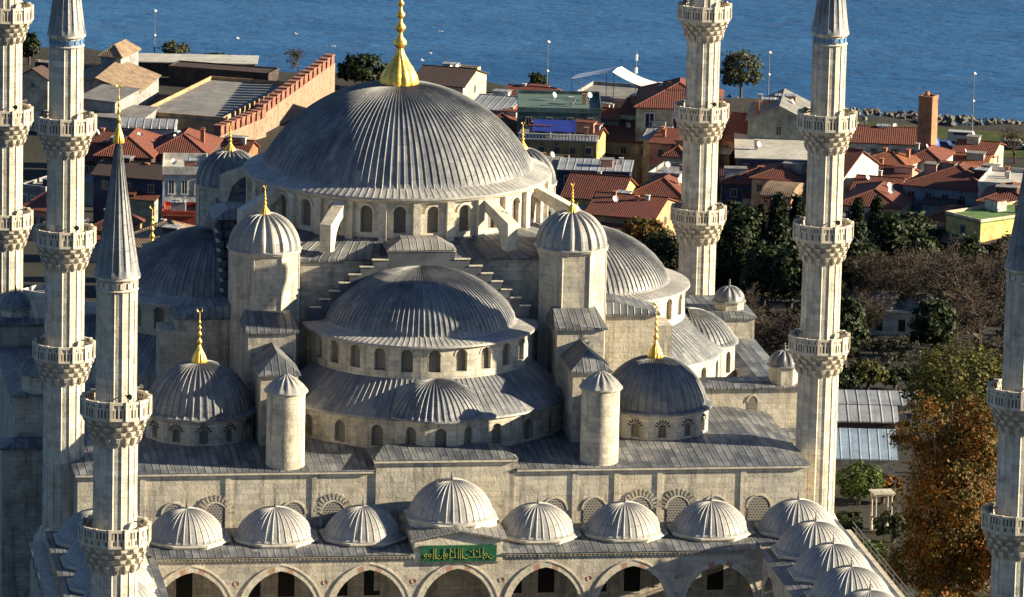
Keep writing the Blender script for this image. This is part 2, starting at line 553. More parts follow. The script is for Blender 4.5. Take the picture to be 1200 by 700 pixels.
# ================================================================== THE MOSQUE
CY = 27.4
mosque = thing('mosque', 'large grey stone mosque under a cascade of lead domes, between the four tallest minarets', 'mosque', (0, CY, 0))
def rotk(k):
    """(u sideways, w outwards from the dome's centre) -> x, y for side k: 0 front, 1 right, 2 back, 3 left"""
    return [lambda u, w: (u, CY - w), lambda u, w: (w, CY + u), lambda u, w: (-u, CY + w), lambda u, w: (-w, CY - u)][k]
class RMB(MB):
    """mesh builder whose points are given as (u, w, z) of side k"""
    def __init__(s, k):
        super().__init__(); s.k = k
    def box(s, u0, u1, w0, w1, z0, z1, m=0, top=None, skip=''):
        f = rotk(s.k); a = f(u0, w0); b = f(u1, w1)
        MB.box(s, min(a[0], b[0]), max(a[0], b[0]), min(a[1], b[1]), max(a[1], b[1]), z0, z1, m, top, skip)
    def quad(s, pts, m=0):
        f = rotk(s.k)
        s.face([(*f(u, w_), z) for u, w_, z in pts], None, m)

# --- prayer-hall body
HW, Y0, Y1, ZC = 30.2, -5.6, 60.4, 18.0
mb = MB()
mb.box(-HW, HW, Y0, Y1, -1, ZC, 0, skip='t')
for x in (-24.9, -17.9, -10.8, 10.8, 14.3, 17.9, 24.9):        # shallow pilaster strips of the front
    mb.box(x - .22, x + .22, Y0 - .09, Y0 + .01, 8, ZC - .02, 0, skip='b')
mb.box(-5.75, 5.75, Y0 - .14, Y0 + 1.0, 8, 18.85, 0)            # raised centre of the front
mb.build('hall_wall', M['stone'], mosque)
mb = MB()   # dark rain marks below the eaves are in the stone; the cornice itself
for a, b in ((-HW - .2, -5.95), (5.95, HW + .2)): mb.box(a, b, Y0 - .28, Y0 + .3, ZC - .02, ZC + .2)
mb.box(-5.95, 5.95, Y0 - .4, Y0 + 1.2, 18.853, 19.08)
mb.box(HW - .3, HW + .25, Y0 + .31, Y1, ZC - .02, ZC + .2)
mb.box(-HW - .25, -HW + .3, Y0 + .31, Y1, ZC - .02, ZC + .2)
mb.build('cornice', M['trim'], mosque)
mb = MB()   # sloping lead roof round the hall
zr = 18.75
e = ZC + .21
for a, b in ((-HW - .25, -5.8), (5.8, HW + .3)): mb.face([(a, Y0 - .33, e), (b, Y0 - .33, e), (b if abs(b) < 10 else b - 3.5, 1, zr), (a if abs(a) < 10 else a + 3.5, 1, zr)])
mb.face([(-5.8, Y0 + 1.2, 18.35), (5.8, Y0 + 1.2, 18.35), (5.8, 1, zr), (-5.8, 1, zr)])
mb.face([(HW + .3, Y0 - .33, e), (HW + .3, Y1, e), (HW - 3.2, Y1 - 3, zr), (HW - 3.2, 1, zr)])
mb.face([(-HW - .25, Y1, e), (-HW - .25, Y0 - .33, e), (-HW + 3.25, 1, zr), (-HW + 3.25, Y1 - 3, zr)])
mb.face([(HW - 3.2, 1, zr), (HW - 3.2, Y1 - 3, zr), (-HW + 3.25, Y1 - 3, zr), (-HW + 3.25, 1, zr)])
# small lead roof behind the raised centre
mb.face([(-6.05, Y0 - .45, 19.1), (6.05, Y0 - .45, 19.1), (4.6, -1.9, 19.45), (-4.6, -1.9, 19.45)])
mb.face([(6.05, Y0 - .45, 19.1), (6.0, -.5, 18.7), (4.6, -1.9, 19.45)])
mb.face([(-6.0, -.5, 18.7), (-6.05, Y0 - .45, 19.1), (-4.6, -1.9, 19.45)])
mb.face([(-4.6, -1.9, 19.45), (4.6, -1.9, 19.45), (6.0, -.5, 18.7), (-6.0, -.5, 18.7)])
mb.build('hall_roof', M['sheet'], mosque)

# --- windows of the front wall above the porch
FY = lambda yy, s=1: (lambda u, v, d: (u, yy + d, v))
for i, x in enumerate((-26.3, -22.3, -18.9, -12.5, -9.2, -5.0, 9.2, 12.5, 16.3, 19.5, 22.6, 26.3)):
    F = FY(Y0 - .02)
    fr = MB()
    arch_ring(fr, F, x, .95, 14.6, 1.0, .14, .06, 6)
    sun_ray = i in (2, 4, 9, 8)
    if sun_ray:
        for k in range(13):
            a = R(8 + 164 * k / 12)
            c = (x + math.cos(a) * 1.38, Y0 - .05, 14.62 + math.sin(a) * 1.4)
            fr.obox(c, (math.cos(a), 0, math.sin(a)), (0, 1, 0), .26, .05, .085, 1)
    o = fr.build('window', [M['trim'], M['stone_dark'], M['sunlat'], M['dark']], mosque)
    pn = MB()
    ar = [(x + a, 14.6 + b) for a, b in arch_pts(.93, .98, 6)]
    for a, b in zip(ar[:-1], ar[1:]):
        pn.face([F(a[0], 13.3, -.025), F(b[0], 13.3, -.025), F(*b, -.025), F(*a, -.025)], [(a[0], 13.3), (b[0], 13.3), b, a])
    pn.build('window_lattice', M['sunlat'], o)
for x in (-27.6, -21.4, -15.8, -13.0, -8.6, -5.9, 5.9, 8.6, 13.0, 15.8, 20.0, 22.8):   # shuttered windows inside the porch
    mb = MB()
    mb.box(x - .82, x + .82, Y0 - .06, Y0 - .02, 7.4, 10.9, 0)
    mb.box(x - .68, x + .68, Y0 - .09, Y0 - .061, 7.6, 10.7, 1)
    mb.build('shutter', [M['trim'], M['dark']], mosque)

# --- great dome, drum and their base
mb = MB()
ribbed(mb, cap_profile(11.75, 37.4, 7.1, 24, .55), 0, CY, 116, .085, w=.07, flat=1)
main = mb.build('main_dome', M['dome'], mosque, smooth=28)
finial_mb(0, CY, 44.3, 9.3, 1.68).build('finial', M['gold'], main, smooth=40)
mb = MB()
ribbed(mb, [(13.35, 36.72), (13.33, 36.88), (13.2, 36.95), (11.9, 37.3), (11.5, 37.55)], 0, CY, 140, .03, w=.09, taper=False, flat=2)
mb.build('dome_rim', M['dome_pale'], main, smooth=28)
drum = MB()
drum_panes = []
NB = 28
def cyl(cx, cy, r):
    return lambda u, v, d: (cx + (r - d) * math.cos(u / r), cy + (r - d) * math.sin(u / r), v)
F = cyl(0, CY, 12.75)
bw = 2 * PI * 12.75 / NB
for k in range(NB):
    uc = 12.75 * (-PI / 2) + bw * (k + .5)
    pn = MB()
    bay(drum, F, uc - bw / 2, uc + bw / 2, 32.9, 36.75, .52, 33.75, 35.55, .52, .42, pn, 4)
    arch_ring(drum, F, uc, .56, 35.55, .56, .2, .1, 5)
    drum_panes.append(pn)
    a = (uc + bw / 2) / 12.75                                      # slim pier between windows
    ca, sa = math.cos(a), math.sin(a)
    drum.obox((12.9 * ca, CY + 12.9 * sa, 34.7), (ca, sa, 0), (-sa, ca, 0), .24, .32, 1.75)
drum.lathe([(12.8, 36.35), (13.15, 36.5), (13.3, 36.72)], 0, CY, 96)
dr = drum.build('main_drum', M['stone_pale'], mosque)
for pn in drum_panes: pn.build('window', M['lattice'], dr)
# flying buttresses from the corner turrets to the drum
for q in (45, 135, 225, 315):
    for s_ in (-17, -7, 7, 17):
        if abs(s_) == 7: continue
        a = R(q + s_ * .95)
        mb = MB()
        ca, sa = math.cos(a), math.sin(a)
        poly = [(15.75, 32.6), (16.55, 32.6), (16.55, 34.95), (12.7, 36.62), (12.7, 35.7), (14.6, 34.75), (15.3, 34.0)]
        P = lambda r, z, t: (r * ca - t * sa, CY + r * sa + t * ca, z)
        mb.face([P(r, z, -.5) for r, z in poly]); mb.face([P(r, z, .5) for r, z in reversed(poly)])
        for i in range(len(poly)):
            A, B = poly[i], poly[(i + 1) % len(poly)]
            mb.face([P(*B, -.5), P(*A, -.5), P(*A, .5), P(*B, .5)])
        mb.build('flying_buttress', M['stone_pale'], mosque)
# square base and its lead terrace
mb = MB()
mb.box(-14.4, 14.4, CY - 14.4, CY + 14.4, 18, 32.0, 0, skip='t')
mb.build('dome_base', M['stone_dark'], mosque)
mb = MB()
n = 64; inner = []; outer = []
for j in range(n):
    a = 2 * PI * j / n
    c_, s_ = math.cos(a), math.sin(a)
    k = 14.65 / max(abs(c_), abs(s_))
    outer.append((c_ * k, CY + s_ * k, 32.01)); inner.append((c_ * 12.75, CY + s_ * 12.75, 33.35))
low = [(p[0], p[1], 31.8) for p in outer]
mb.grid([low, outer, inner], lambda i, j: (j * 1.4, i * 2.0), 0, True)
mb.build('terrace_roof', M['sheet'], mosque)

# --- corner turrets
for sx, sy in ((-1, -1), (1, -1), (-1, 1), (1, 1)):
    tx, ty = 13.1 * sx, CY + 14.1 * sy
    mb = MB()
    mb.lathe([(3.05, 18), (3.05, 32.75)], tx, ty, 8, rot=PI / 8)
    mb.lathe([(3.05, 32.6), (3.2, 32.75), (3.24, 32.95), (2.7, 32.98)], tx, ty, 8, rot=PI / 8, m=1)
    for q in range(8):
        a = PI / 8 + q * PI / 4
        mb.tube([(tx + 3.06 * math.cos(a), ty + 3.06 * math.sin(a), 18), (tx + 3.06 * math.cos(a), ty + 3.06 * math.sin(a), 32.6)], .07, 6, 1)
    tw = mb.build('corner_turret', [M['stone'], M['trim']], mosque)
    mb = MB()
    ribbed(mb, [(3.2, 32.96), (3.14, 33.05)] + cap_profile(2.9, 33.1, 2.75, 12, .15), tx, ty, 20, .17, w=.17)
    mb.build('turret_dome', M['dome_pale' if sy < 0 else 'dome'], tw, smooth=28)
    finial_mb(tx, ty, 35.75, 2.5, .52).build('finial', M['gold'], tw, smooth=40)
    if sy < 0:
        mb = MB(); mb.box(tx + 1.0 * sx - .2, tx + 1.0 * sx + .25, ty - 2.77, ty - 2.73, 28.9, 29.9)
        mb.build('slit_window', M['dark'], tw)

# --- the four half-dome groups
for k in (0, 1, 2, 3):
    f = rotk(k)
    cx, cy = f(0, 15.9)
    ang = {0: -PI / 2, 1: 0, 2: PI / 2, 3: PI}[k]
    vis = k != 2
    # stepped gable wall above the half dome
    g = RMB(k)
    steps = [(9.3, 28.15), (8.5, 28.85), (7.7, 29.55), (6.9, 30.25), (6.05, 30.95), (5.15, 31.6), (4.1, 32.2), (2.85, 32.9)]
    prev = 20
    zp = 26
    for u, z in steps:
        g.box(-u, u, 15.6, 16.15, zp, z, 0, 0)
        g.box(-u + .5, u - .5, 14.4, 15.6, zp, z - .12 if z < 32 else z, 2, 2, skip='d')
        zp = z
    for i, (u, z) in enumerate(steps):
        un = steps[i + 1][0] if i + 1 < len(steps) else 0
        for s_ in (-1, 1):
            a, b = sorted((s_ * (u + .1), s_ * (un + (0 if un == 0 else -.06))))
            if un == 0 and s_ == 1: a, b = -(u + .1), u + .1
            if un == 0 and s_ == -1: continue
            g.box(a, b, 15.95, 16.22, z, z + .1, 1, 1)
    g.build('stepped_gable', [M['old_lead'], M['stone_pale'], M['sheet']], mosque)
    # little hipped lead roof crowning it
    g = RMB(k)
    z0, z1 = 33.05, 33.75
    g.quad([(-3.0, 16.3, z0), (3.0, 16.3, z0), (1.6, 14.9, z1), (-1.6, 14.9, z1)])
    g.quad([(3.0, 16.3, z0), (3.0, 13.0, z0), (1.6, 13.4, z1), (1.6, 14.9, z1)])
    g.quad([(-3.0, 13.0, z0), (-3.0, 16.3, z0), (-1.6, 14.9, z1), (-1.6, 13.4, z1)])
    g.quad([(-1.6, 14.9, z1), (1.6, 14.9, z1), (1.6, 13.4, z1), (-1.6, 13.4, z1)])
    g.build('gable_roof', M['sheet_pale'], mosque)
    # half dome
    mb = MB()
    prof = [(8.15, 27.0), (7.9, 27.65), (7.5, 28.35), (6.9, 29.05), (6.1, 29.75), (5.15, 30.38), (4.15, 30.9), (3.1, 31.27), (2.1, 31.52), (1.1, 31.66), (.25, 31.7)]
    ribbed(mb, prof, cx, cy, 52, .095, ang - PI / 2, ang + PI / 2, w=.1, flat=1)
    hd = mb.build('half_dome', M['dome'], mosque, smooth=28)
    mb = MB()
    ribbed(mb, [(10.0, 26.72), (9.97, 26.88), (9.8, 26.93), (8.25, 27.12), (8.0, 27.3)], cx, cy, 62, .03, ang - PI / 2, ang + PI / 2, w=.1, taper=False)
    mb.build('dome_rim', M['dome_pale'], hd, smooth=28)
    # its drum with a row of windows
    mb = MB(); panes = []
    F = cyl(cx, cy, 9.6)
    N = 13; bw = PI * 9.6 / N
    for i in range(N):
        uc = 9.6 * (ang - PI / 2) + bw * (i + .5)
        pn = MB()
        bay(mb, F, uc - bw / 2, uc + bw / 2, 23.4, 26.78, .5, 24.6, 26.0, .5, .4, pn, 4)
        arch_ring(mb, F, uc, .52, 26.0, .52, .13, .05, 4)
        panes.append(pn)
    d = mb.build('half_dome_drum', M['stone' if k == 0 else 'stone_pale' if k == 1 else 'stone_dark'], mosque)  # sun's side paler, left and back darker: light put into the stone
    if vis:
        for pn in panes: pn.build('window', M['lattice'], d)
    # lead skirt round the drum, then the curved wall below it
    mb = MB()
    ribbed(mb, [(13.15, 21.25), (13.1, 21.42), (11.6, 22.5), (9.6, 24.0)], cx, cy, 62, .05, ang - PI * .43, ang + PI * .43, taper=False, w=.07)
    mb.build('skirt_roof', M['dome'], mosque, smooth=28)
    F = cyl(cx, cy, 12.85)
    for s_ in (-1, 1):
        mb = MB(); panes = []
        for i in range(4):
            a0 = ang + s_ * R(15.5 + i * 15); a1 = ang + s_ * R(15.5 + (i + 1) * 15)
            lo, hi = min(a0, a1) * 12.85, max(a0, a1) * 12.85
            pn = MB()
            bay(mb, F, lo, hi, 18, 21.4, .5, 18.95, 20.25, .5, .4, pn, 4)
            panes.append(pn)
        d = mb.build('apse_wall', M['stone_dark' if k != 1 else 'stone'], mosque)  # lighter stone on the sunward side only, the rest toned as shaded
        if vis:
            for pn in panes: pn.build('window', M['lattice'], d)
    # middle exedra: polygonal wall and half dome of its own
    ex, ey = f(0, 25.9)
    mb = MB(); panes = []
    for i in range(5):
        a0 = ang - PI / 2 + PI * i / 5; a1 = a0 + PI / 5
        r = 4.3
        A = Vector((ex + r * math.cos(a0), ey + r * math.sin(a0), 0)); B = Vector((ex + r * math.cos(a1), ey + r * math.sin(a1), 0))
        L = (B - A).length; T = (B - A) / L; Nn = Vector((T.y, -T.x, 0))
        Ff = lambda u, v, dd, A=A, T=T, Nn=Nn: tuple(A + T * u - Nn * dd + Vector((0, 0, v)))
        pn = MB()
        bay(mb, Ff, 0, L, 18, 21.55, .48, 18.9, 20.4, .48, .35, pn, 4)
        panes.append(pn)
    d = mb.build('exedra_wall', M['stone'], mosque)
    if vis:
        for pn in panes: pn.build('window', M['lattice'], d)
    mb = MB()
    ribbed(mb, [(4.6, 21.42), (4.58, 21.56), (4.4, 21.66)] + cap_profile(4.2, 21.75, 2.45, 10, .2), ex, ey, 26, .085, ang - PI * .52, ang + PI * .52, w=.12)
    mb.build('exedra_dome', M['dome'], mosque, smooth=28)
    # stepped buttress masses on both sides
    for s_ in (-1, 1):
        U = 13.05 * s_
        g = RMB(k)
        g.box(U - 2.0, U + 2.0, 14.5, 20.5, 18, 27.2, 0, skip='t')
        if k == 0:
            g.box(U - 1.55, U + 1.55, 20.5, 26.4, 18, 24.85, 0, skip='t')
            g.box(U - .55, U + .55, 26.4, 31.0, 18, 22.9, 0)
        else:
            g.box(U - 1.7, U + 1.7, 20.5, 21.9, 18, 26.0, 0)
        if k == 0: g.box(U - .62, U + .62, 26.38, 26.44, 23.2, 24.2, 1)
        b_ = g.build('buttress', [M['stone_dark' if (k == 3 or s_ * (1 if k == 0 else 0) < 0) else 'stone'], M['stone_pale']], mosque)  # left-hand masses take darker stone, shade put into the colour
        g = RMB(k)
        a, b = U - 2.25, U + 2.25
        g.quad([(a, 20.75, 27.2), (b, 20.75, 27.2), (b - .4, 17.0, 28.1), (a + .4, 17.0, 28.1)])
        g.quad([(b, 20.75, 27.2), (b, 14.4, 27.2), (b - .4, 14.4, 28.1), (b - .4, 17.0, 28.1)])
        g.quad([(a, 14.4, 27.2), (a, 20.75, 27.2), (a + .4, 17.0, 28.1), (a + .4, 14.4, 28.1)])
        g.quad([(a + .4, 17.0, 28.1), (b - .4, 17.0, 28.1), (b - .4, 14.4, 28.1), (a + .4, 14.4, 28.1)])
        g.quad([(a, 20.75, 27.2), (a, 20.75, 27.0), (b, 20.75, 27.0), (b, 20.75, 27.2)])
        g.quad([(b, 20.75, 27.2), (b, 20.75, 27.0), (b, 14.4, 27.0), (b, 14.4, 27.2)])
        g.quad([(a, 14.4, 27.2), (a, 14.4, 27.0), (a, 20.75, 27.0), (a, 20.75, 27.2)])
        if k == 0:
            a, b = U - 1.75, U + 1.75
            g.quad([(a, 26.65, 24.85), (b, 26.65, 24.85), (U, 24.4, 26.2)])
            g.quad([(b, 26.65, 24.85), (b, 20.5, 24.85), (U, 20.5, 26.2), (U, 24.4, 26.2)])
            g.quad([(a, 20.5, 24.85), (a, 26.65, 24.85), (U, 24.4, 26.2), (U, 20.5, 26.2)])
            g.quad([(a, 26.65, 24.7), (b, 26.65, 24.7), (b, 26.65, 24.85), (a, 26.65, 24.85)])
            g.quad([(b, 26.65, 24.7), (b, 20.5, 24.7), (b, 20.5, 24.85), (b, 26.65, 24.85)])
        g.build('buttress_roof', M['sheet'], mosque)
        px, py = f(U, 31.3)
        if k == 0:
            mb = MB()
            mb.lathe([(1.6, 18), (1.58, 24.35), (1.72, 24.45), (1.72, 24.6)], px, py, 20, rot=.1)
            tw = mb.build('stair_turret', M['stone'], mosque, smooth=30)
            mb = MB()
            ribbed(mb, [(1.82, 24.55), (1.8, 24.65), (1.35, 25.05), (.75, 25.55), (.15, 25.95)], px, py, 14, .09, w=.18)
            mb.build('turret_cap', M['dome_pale'], tw, smooth=28)

# --- four corner domes over the hall's corners
for sx, sy in ((-1, -1), (1, -1), (-1, 1), (1, 1)):
    px, py = 19.25 * sx, CY + 21.7 * sy
    mb = MB(); panes = []
    for i in range(12):
        a0 = PI / 12 + 2 * PI * i / 12; a1 = a0 + PI / 6
        r = 4.62
        A = Vector((px + r * math.cos(a0), py + r * math.sin(a0), 0)); B = Vector((px + r * math.cos(a1), py + r * math.sin(a1), 0))
        L = (B - A).length; T = (B - A) / L; Nn = Vector((T.y, -T.x, 0))
        Ff = lambda u, v, dd, A=A, T=T, Nn=Nn: tuple(A + T * u - Nn * dd + Vector((0, 0, v)))
        pn = MB()
        bay(mb, Ff, 0, L, 18.2, 20.75, .36, 18.95, 19.75, .36, .3, pn, 3)
        panes.append((i, pn))
        for q in range(7):                                         # fan of dark voussoirs over each window
            a = R(18 + 144 * q / 6)
            c_ = A + T * (L / 2 + math.cos(a) * .56) + Nn * .02 + Vector((0, 0, 19.78 + math.sin(a) * .58))
            mb.obox(c_, T * math.cos(a) + Vector((0, 0, math.sin(a))), Nn, .14, .025, .05, 1)
    mb.lathe([(4.62, 20.55), (4.85, 20.7), (4.9, 20.86), (4.3, 20.88)], px, py, 12, rot=PI / 12)
    d = mb.build('corner_drum', [M['stone'], M['dark']], mosque)
    if sy < 0:
        for i, pn in panes:
            if i in (5, 6, 7, 8, 9, 10): pn.build('window', M['lattice'], d)
    mb = MB()
    ribbed(mb, [(4.95, 20.85), (4.93, 21.0), (4.6, 21.1)] + cap_profile(4.42, 21.15, 3.75, 14, .2), px, py, 44, .1, w=.1)
    cd = mb.build('corner_dome', M['dome'], mosque, smooth=28)
    finial_mb(px, py, 24.8, 4.5, .66).build('finial', M['gold'], cd, smooth=40)

# --- side galleries with their little domed stair turrets
for sx in (-1, 1):
    mb = MB()
    X = lambda a, b: tuple(sorted((sx * a, sx * b)))
    mb.box(*X(24.6, 34.0), 13.2, 16.6, -1, 20.3, 0, skip='t')
    mb.box(*X(30.21, 33.8), 16.61, 38.0, -1, 18.9, 0, skip='t')
    mb.box(*X(27.6, 34.0), 38.01, 47.0, -1, 20.9, 0, skip='t')
    mb.box(*X(30.21, 35.3), 9.6, 13.19, -1, 16.6, 0, skip='t')
    ga = mb.build('side_gallery', M['stone' if sx > 0 else 'stone_dark'], mosque)  # left gallery, away from the sun, coloured as if shaded
    mb = MB()
    for (a, b, y0, y1, z) in ((24.4, 34.25, 12.95, 16.85, 20.3), (30.1, 34.05, 16.86, 37.8, 18.9), (27.4, 34.25, 37.81, 47.2, 20.9), (30.2, 35.5, 9.4, 13.19, 16.6)):
        x0, x1 = X(a, b); xi0, xi1 = x0 + 1.1, x1 - 1.1
        yi0, yi1 = y0 + 1.1, y1 - 1.1; zt = z + .45
        mb.box(x0, x1, y0, y1, z, z + .14, 0, skip='td')
        z += .14
        mb.face([(x0, y0, z), (x1, y0, z), (xi1, yi0, zt), (xi0, yi0, zt)])
        mb.face([(x1, y0, z), (x1, y1, z), (xi1, yi1, zt), (xi1, yi0, zt)])
        mb.face([(x1, y1, z), (x0, y1, z), (xi0, yi1, zt), (xi1, yi1, zt)])
        mb.face([(x0, y1, z), (x0, y0, z), (xi0, yi0, zt), (xi0, yi1, zt)])
        mb.face([(xi0, yi0, zt), (xi1, yi0, zt), (xi1, yi1, zt), (xi0, yi1, zt)])
    mb.build('gallery_roof', M['sheet'], mosque)
    mb = MB()
    F = FY(13.2 - .02); xw = 29.2 * sx
    arch_ring(mb, F, xw, .42, 19.1, .55, .13, .05, 5)
    o = mb.build('window', M['trim'], mosque)
    pn = MB()
    ar = [(xw + a, 19.1 + b) for a, b in arch_pts(.41, .54, 5)]
    for a, b in zip(ar[:-1], ar[1:]): pn.face([F(a[0], 17.9, -.02), F(b[0], 17.9, -.02), F(*b, -.02), F(*a, -.02)], [(a[0], 17.9), (b[0], 17.9), b, a])
    pn.build('window_lattice', M['lattice'], o)
    for yy in (14.4, 40.5):
        z0 = 20.3 if yy < 20 else 20.9
        mb = MB()
        mb.lathe([(1.35, z0), (1.35, 21.9), (1.5, 22.0), (1.5, 22.15), (.5, 22.2)], sx * 32.1, yy, 8, rot=PI / 8)
        tw = mb.build('gallery_turret', M['stone'], mosque)
        mb = MB()
        ribbed(mb, [(1.52, 22.1)] + cap_profile(1.36, 22.2, 1.15, 7, .1), sx * 32.1, yy, 12, .09, w=.2)
        mb.build('turret_dome', M['dome'], tw, smooth=28)
        spike_mb(sx * 32.1, yy, 23.4, .5).build('finial', M['iron'], tw)

# ================================================================== THE COURTYARD PORTICO
BAY = 7.2
PF = -14.0
court = thing('courtyard_arcade', 'domed stone arcade around the courtyard, with pointed arches and pale lead domes', 'arcade', (0, -9.2, 0))
ZE = 13.1
fmb = MB(); ring = MB()
F = FY(PF)
for i in range(-3, 4):
    x = i * BAY
    bay(fmb, F, x - BAY / 2 if i > -3 else x - 3.75, x + BAY / 2 if i < 3 else x + 3.75, 8.55, ZE, 2.92, 8.55, 8.56, 3.42, .95, None, 10)
    arch_ring(ring, F, x, 2.93, 8.56, 3.43, .42, .05, 10, 0, lambda q, n_: 1 if q in (8, 11) else 0)
    arch_ring(ring, F, x, 3.36, 8.56, 3.9, .12, .09, 10, 2)
for i in range(-4, 4):   # back face of the wall
    pass
fmb.face([(24.6, PF + .95, 8.55), (-24.6, PF + .95, 8.55), (-24.6, PF + .95, ZE), (24.6, PF + .95, ZE)]) if False else None
fmb.build('front_arcade', M['stone'], court)
ring.build('arch_moulding', [M['stone_pale'], M['red_stone'], M['trim']], court)
for sx in (-1, 1):          # side arcades facing each other across the court
    smb = MB(); ring = MB()
    Xf = 24.95 * sx
    Fs = (lambda u, v, d: (Xf + d * sx, u, v))
    for i in range(8):
        yc = -14.4 - BAY * (i + .5) - .2
        bay(smb, Fs, yc - BAY / 2, yc + BAY / 2, 8.55, ZE, 2.85, 8.55, 8.56, 3.4, .95, None, 8)
        arch_ring(ring, Fs, yc, 2.86, 8.56, 3.41, .42, .05, 8, 0, lambda q, n_: 1 if q in (6, 9) else 0)
    smb.build('side_arcade', M['stone'], court)
    ring.build('arch_moulding', [M['stone_pale'], M['red_stone']], court)
    wm = MB()
    wm.box(*sorted((33.0 * sx, 34.0 * sx)), -72, -5.61, -1, 12.3, 0)
    wm.build('outer_wall', M['stone_dark'], court)
    wm = MB()
    wm.box(*sorted((32.9 * sx, 34.15 * sx)), -72, -5.5, 12.3, 12.55, 0)
    wm.build('wall_coping', M['trim'], court)
    rl = MB()
    for yy in range(-70, -5, 3):
        rl.box(34.3 * sx - .03, 34.3 * sx + .03, yy - .03, yy + .03, 12.2, 13.25)
    for zz in (12.75, 13.2): rl.box(34.3 * sx - .03, 34.3 * sx + .03, -71, -5.6, zz, zz + .06)
    rl.build('railing', M['iron'], court)
    for i in range(-1, 8):                       # columns of the side arcades
        yc = -14.6 - BAY * (i + 1)
        mb = MB()
        mb.lathe([(.62, 0), (.62, .4), (.42, .6), (.38, 7.2), (.42, 7.3), (.62, 8.1), (.7, 8.2), (.7, 8.56)], Xf + .48 * sx, yc, 12)
        mb.build('column', M['trim'], court, smooth=40)
for i in range(-4, 4):
    x = (i + .5) * BAY
    if abs(x) > 24: continue
    mb = MB()
    mb.lathe([(.62, 0), (.62, .4), (.42, .6), (.38, 7.2), (.42, 7.3), (.62, 8.1), (.7, 8.2), (.7, 8.56)], x, PF + .48, 12)
    mb.build('column', M['trim'], court, smooth=40)
for x in (-21.6 + BAY / 2 + BAY * i for i in range(6)):          # small dark roundels in the spandrels
    mb = MB()
    mb.lathe([(.0, 0), (.16, 0), (.2, .03)], 0, 0, 12)
    for q in range(len(mb.v)): v = mb.v[q]; mb.v[q] = Vector((x + v.x, PF - .04 + (.03 - v.z), 11.0 + v.y))
    mb.build('roundel', M['red_stone'], court)
# eaves
mb = MB()
for a, b in ((-24.7, -3.64), (3.64, 24.7)): mb.box(a, b, PF - .25, PF + .95, ZE, ZE + .16)
for i in range(150):
    x = -24.5 + i * .33
    if abs(x) < 3.7: continue
    mb.box(x, x + .15, PF - .2, PF - .01, ZE - .16, ZE - .01)
for sx in (-1, 1): mb.box(*sorted((24.705 * sx, 25.9 * sx)), -72, PF - .26, ZE, ZE + .16)
mb.build('eaves', M['stone_dark'], court)
# lead roof of the arcade, between the domes
mb = MB()
z0, z1 = ZE + .17, 13.5
for a, b in ((-24.9, -3.7), (3.7, 24.9)):
    mb.face([(a, PF - .32, z0), (b, PF - .32, z0), (b, -12.2, z1), (a, -12.2, z1)])
    mb.face([(a, -12.2, z1), (b, -12.2, z1), (b, Y0 - .01, z1), (a, Y0 - .01, z1)])
for sx in (-1, 1):
    xs = sorted((24.9 * sx, 32.88 * sx))
    mb.face([(xs[0], PF - .32, z1), (xs[1], PF - .32, z1), (xs[1], Y0 - .01, z1), (xs[0], Y0 - .01, z1)])
    P = [(24.6 * sx, -72, z0), (24.6 * sx, PF - .33, z0), (26.4 * sx, PF - .33, z1), (26.4 * sx, -72, z1)]
    mb.face(P if sx < 0 else P[::-1])
    xs = sorted((26.4 * sx, 32.88 * sx))
    mb.face([(xs[0], -72, z1), (xs[1], -72, z1), (xs[1], PF - .33, z1), (xs[0], PF - .33, z1)])
mb.build('arcade_roof', M['sheet'], court)
# domes: one built, the others copied
def porch_dome(x, y):
    mb = MB()
    mb.lathe([(3.55, 13.0), (3.55, 13.6), (3.7, 13.66), (3.7, 13.78), (3.1, 13.8)], x, y, 8, rot=PI / 8)
    d = mb.build('dome_drum', M['stone_pale'], court, loc=(0, 0, 0))
    mb = MB()
    ribbed(mb, [(3.38, 13.72), (3.36, 13.86), (3.22, 13.95)] + cap_profile(3.12, 14.0, 2.1, 12, .12), x, y, 34, .04, w=.09)
    dm = mb.build('dome', M['dome_pale'], d, smooth=28)
    spike_mb(x, y, 16.05).build('finial', M['iron'], dm)
    return d
proto = porch_dome(-3 * BAY, -9.2)
spots = [(i * BAY, -9.2) for i in (-2, -1, 1, 2, 3)] + [(28.9 * s_, -9.2 - BAY * j) for s_ in (-1, 1) for j in range(0, 8)]
for x, y in spots:
    c_ = copy_tree(proto, court)
    c_.location = (x + 3 * BAY, y + 9.2, 0)
# portal bay
mb = MB()
mb.box(-3.62, 3.62, -14.14, Y0 - .15, 12.55, 14.45, 0, skip='t')
mb.face([(-3.62, -14.14, 14.45), (3.62, -14.14, 14.45), (0, -14.14, 15.2)])
pw = mb.build('portal_block', M['stone_pale'], court)
mb = MB()
for s_ in (-1, 1):
    P = [(0, -14.45, 15.3), (3.95 * s_, -14.45, 14.5), (3.95 * s_, -12.2, 14.75), (0, -12.2, 15.35)]
    mb.face(P if s_ < 0 else P[::-1])
    P = [(0, -14.45, 15.16), (3.95 * s_, -14.45, 14.36), (3.95 * s_, -14.45, 14.5), (0, -14.45, 15.3)]
    mb.face(P if s_ > 0 else P[::-1])
    P = [(3.95 * s_, -14.45, 14.36), (3.95 * s_, Y0 - .16, 14.36), (3.95 * s_, Y0 - .16, 14.75), (3.95 * s_, -12.2, 14.75), (3.95 * s_, -14.45, 14.5)]
    mb.face(P if s_ > 0 else P[::-1])
mb.face([(-3.95, -12.2, 14.75), (3.95, -12.2, 14.75), (3.95, Y0 - .16, 14.75), (-3.95, Y0 - .16, 14.75)])
mb.face([(-3.95, -12.2, 14.75), (0, -12.2, 15.35), (3.95, -12.2, 14.75)][::-1])
mb.build('portal_roof', M['sheet_pale'], court)
mb = MB()
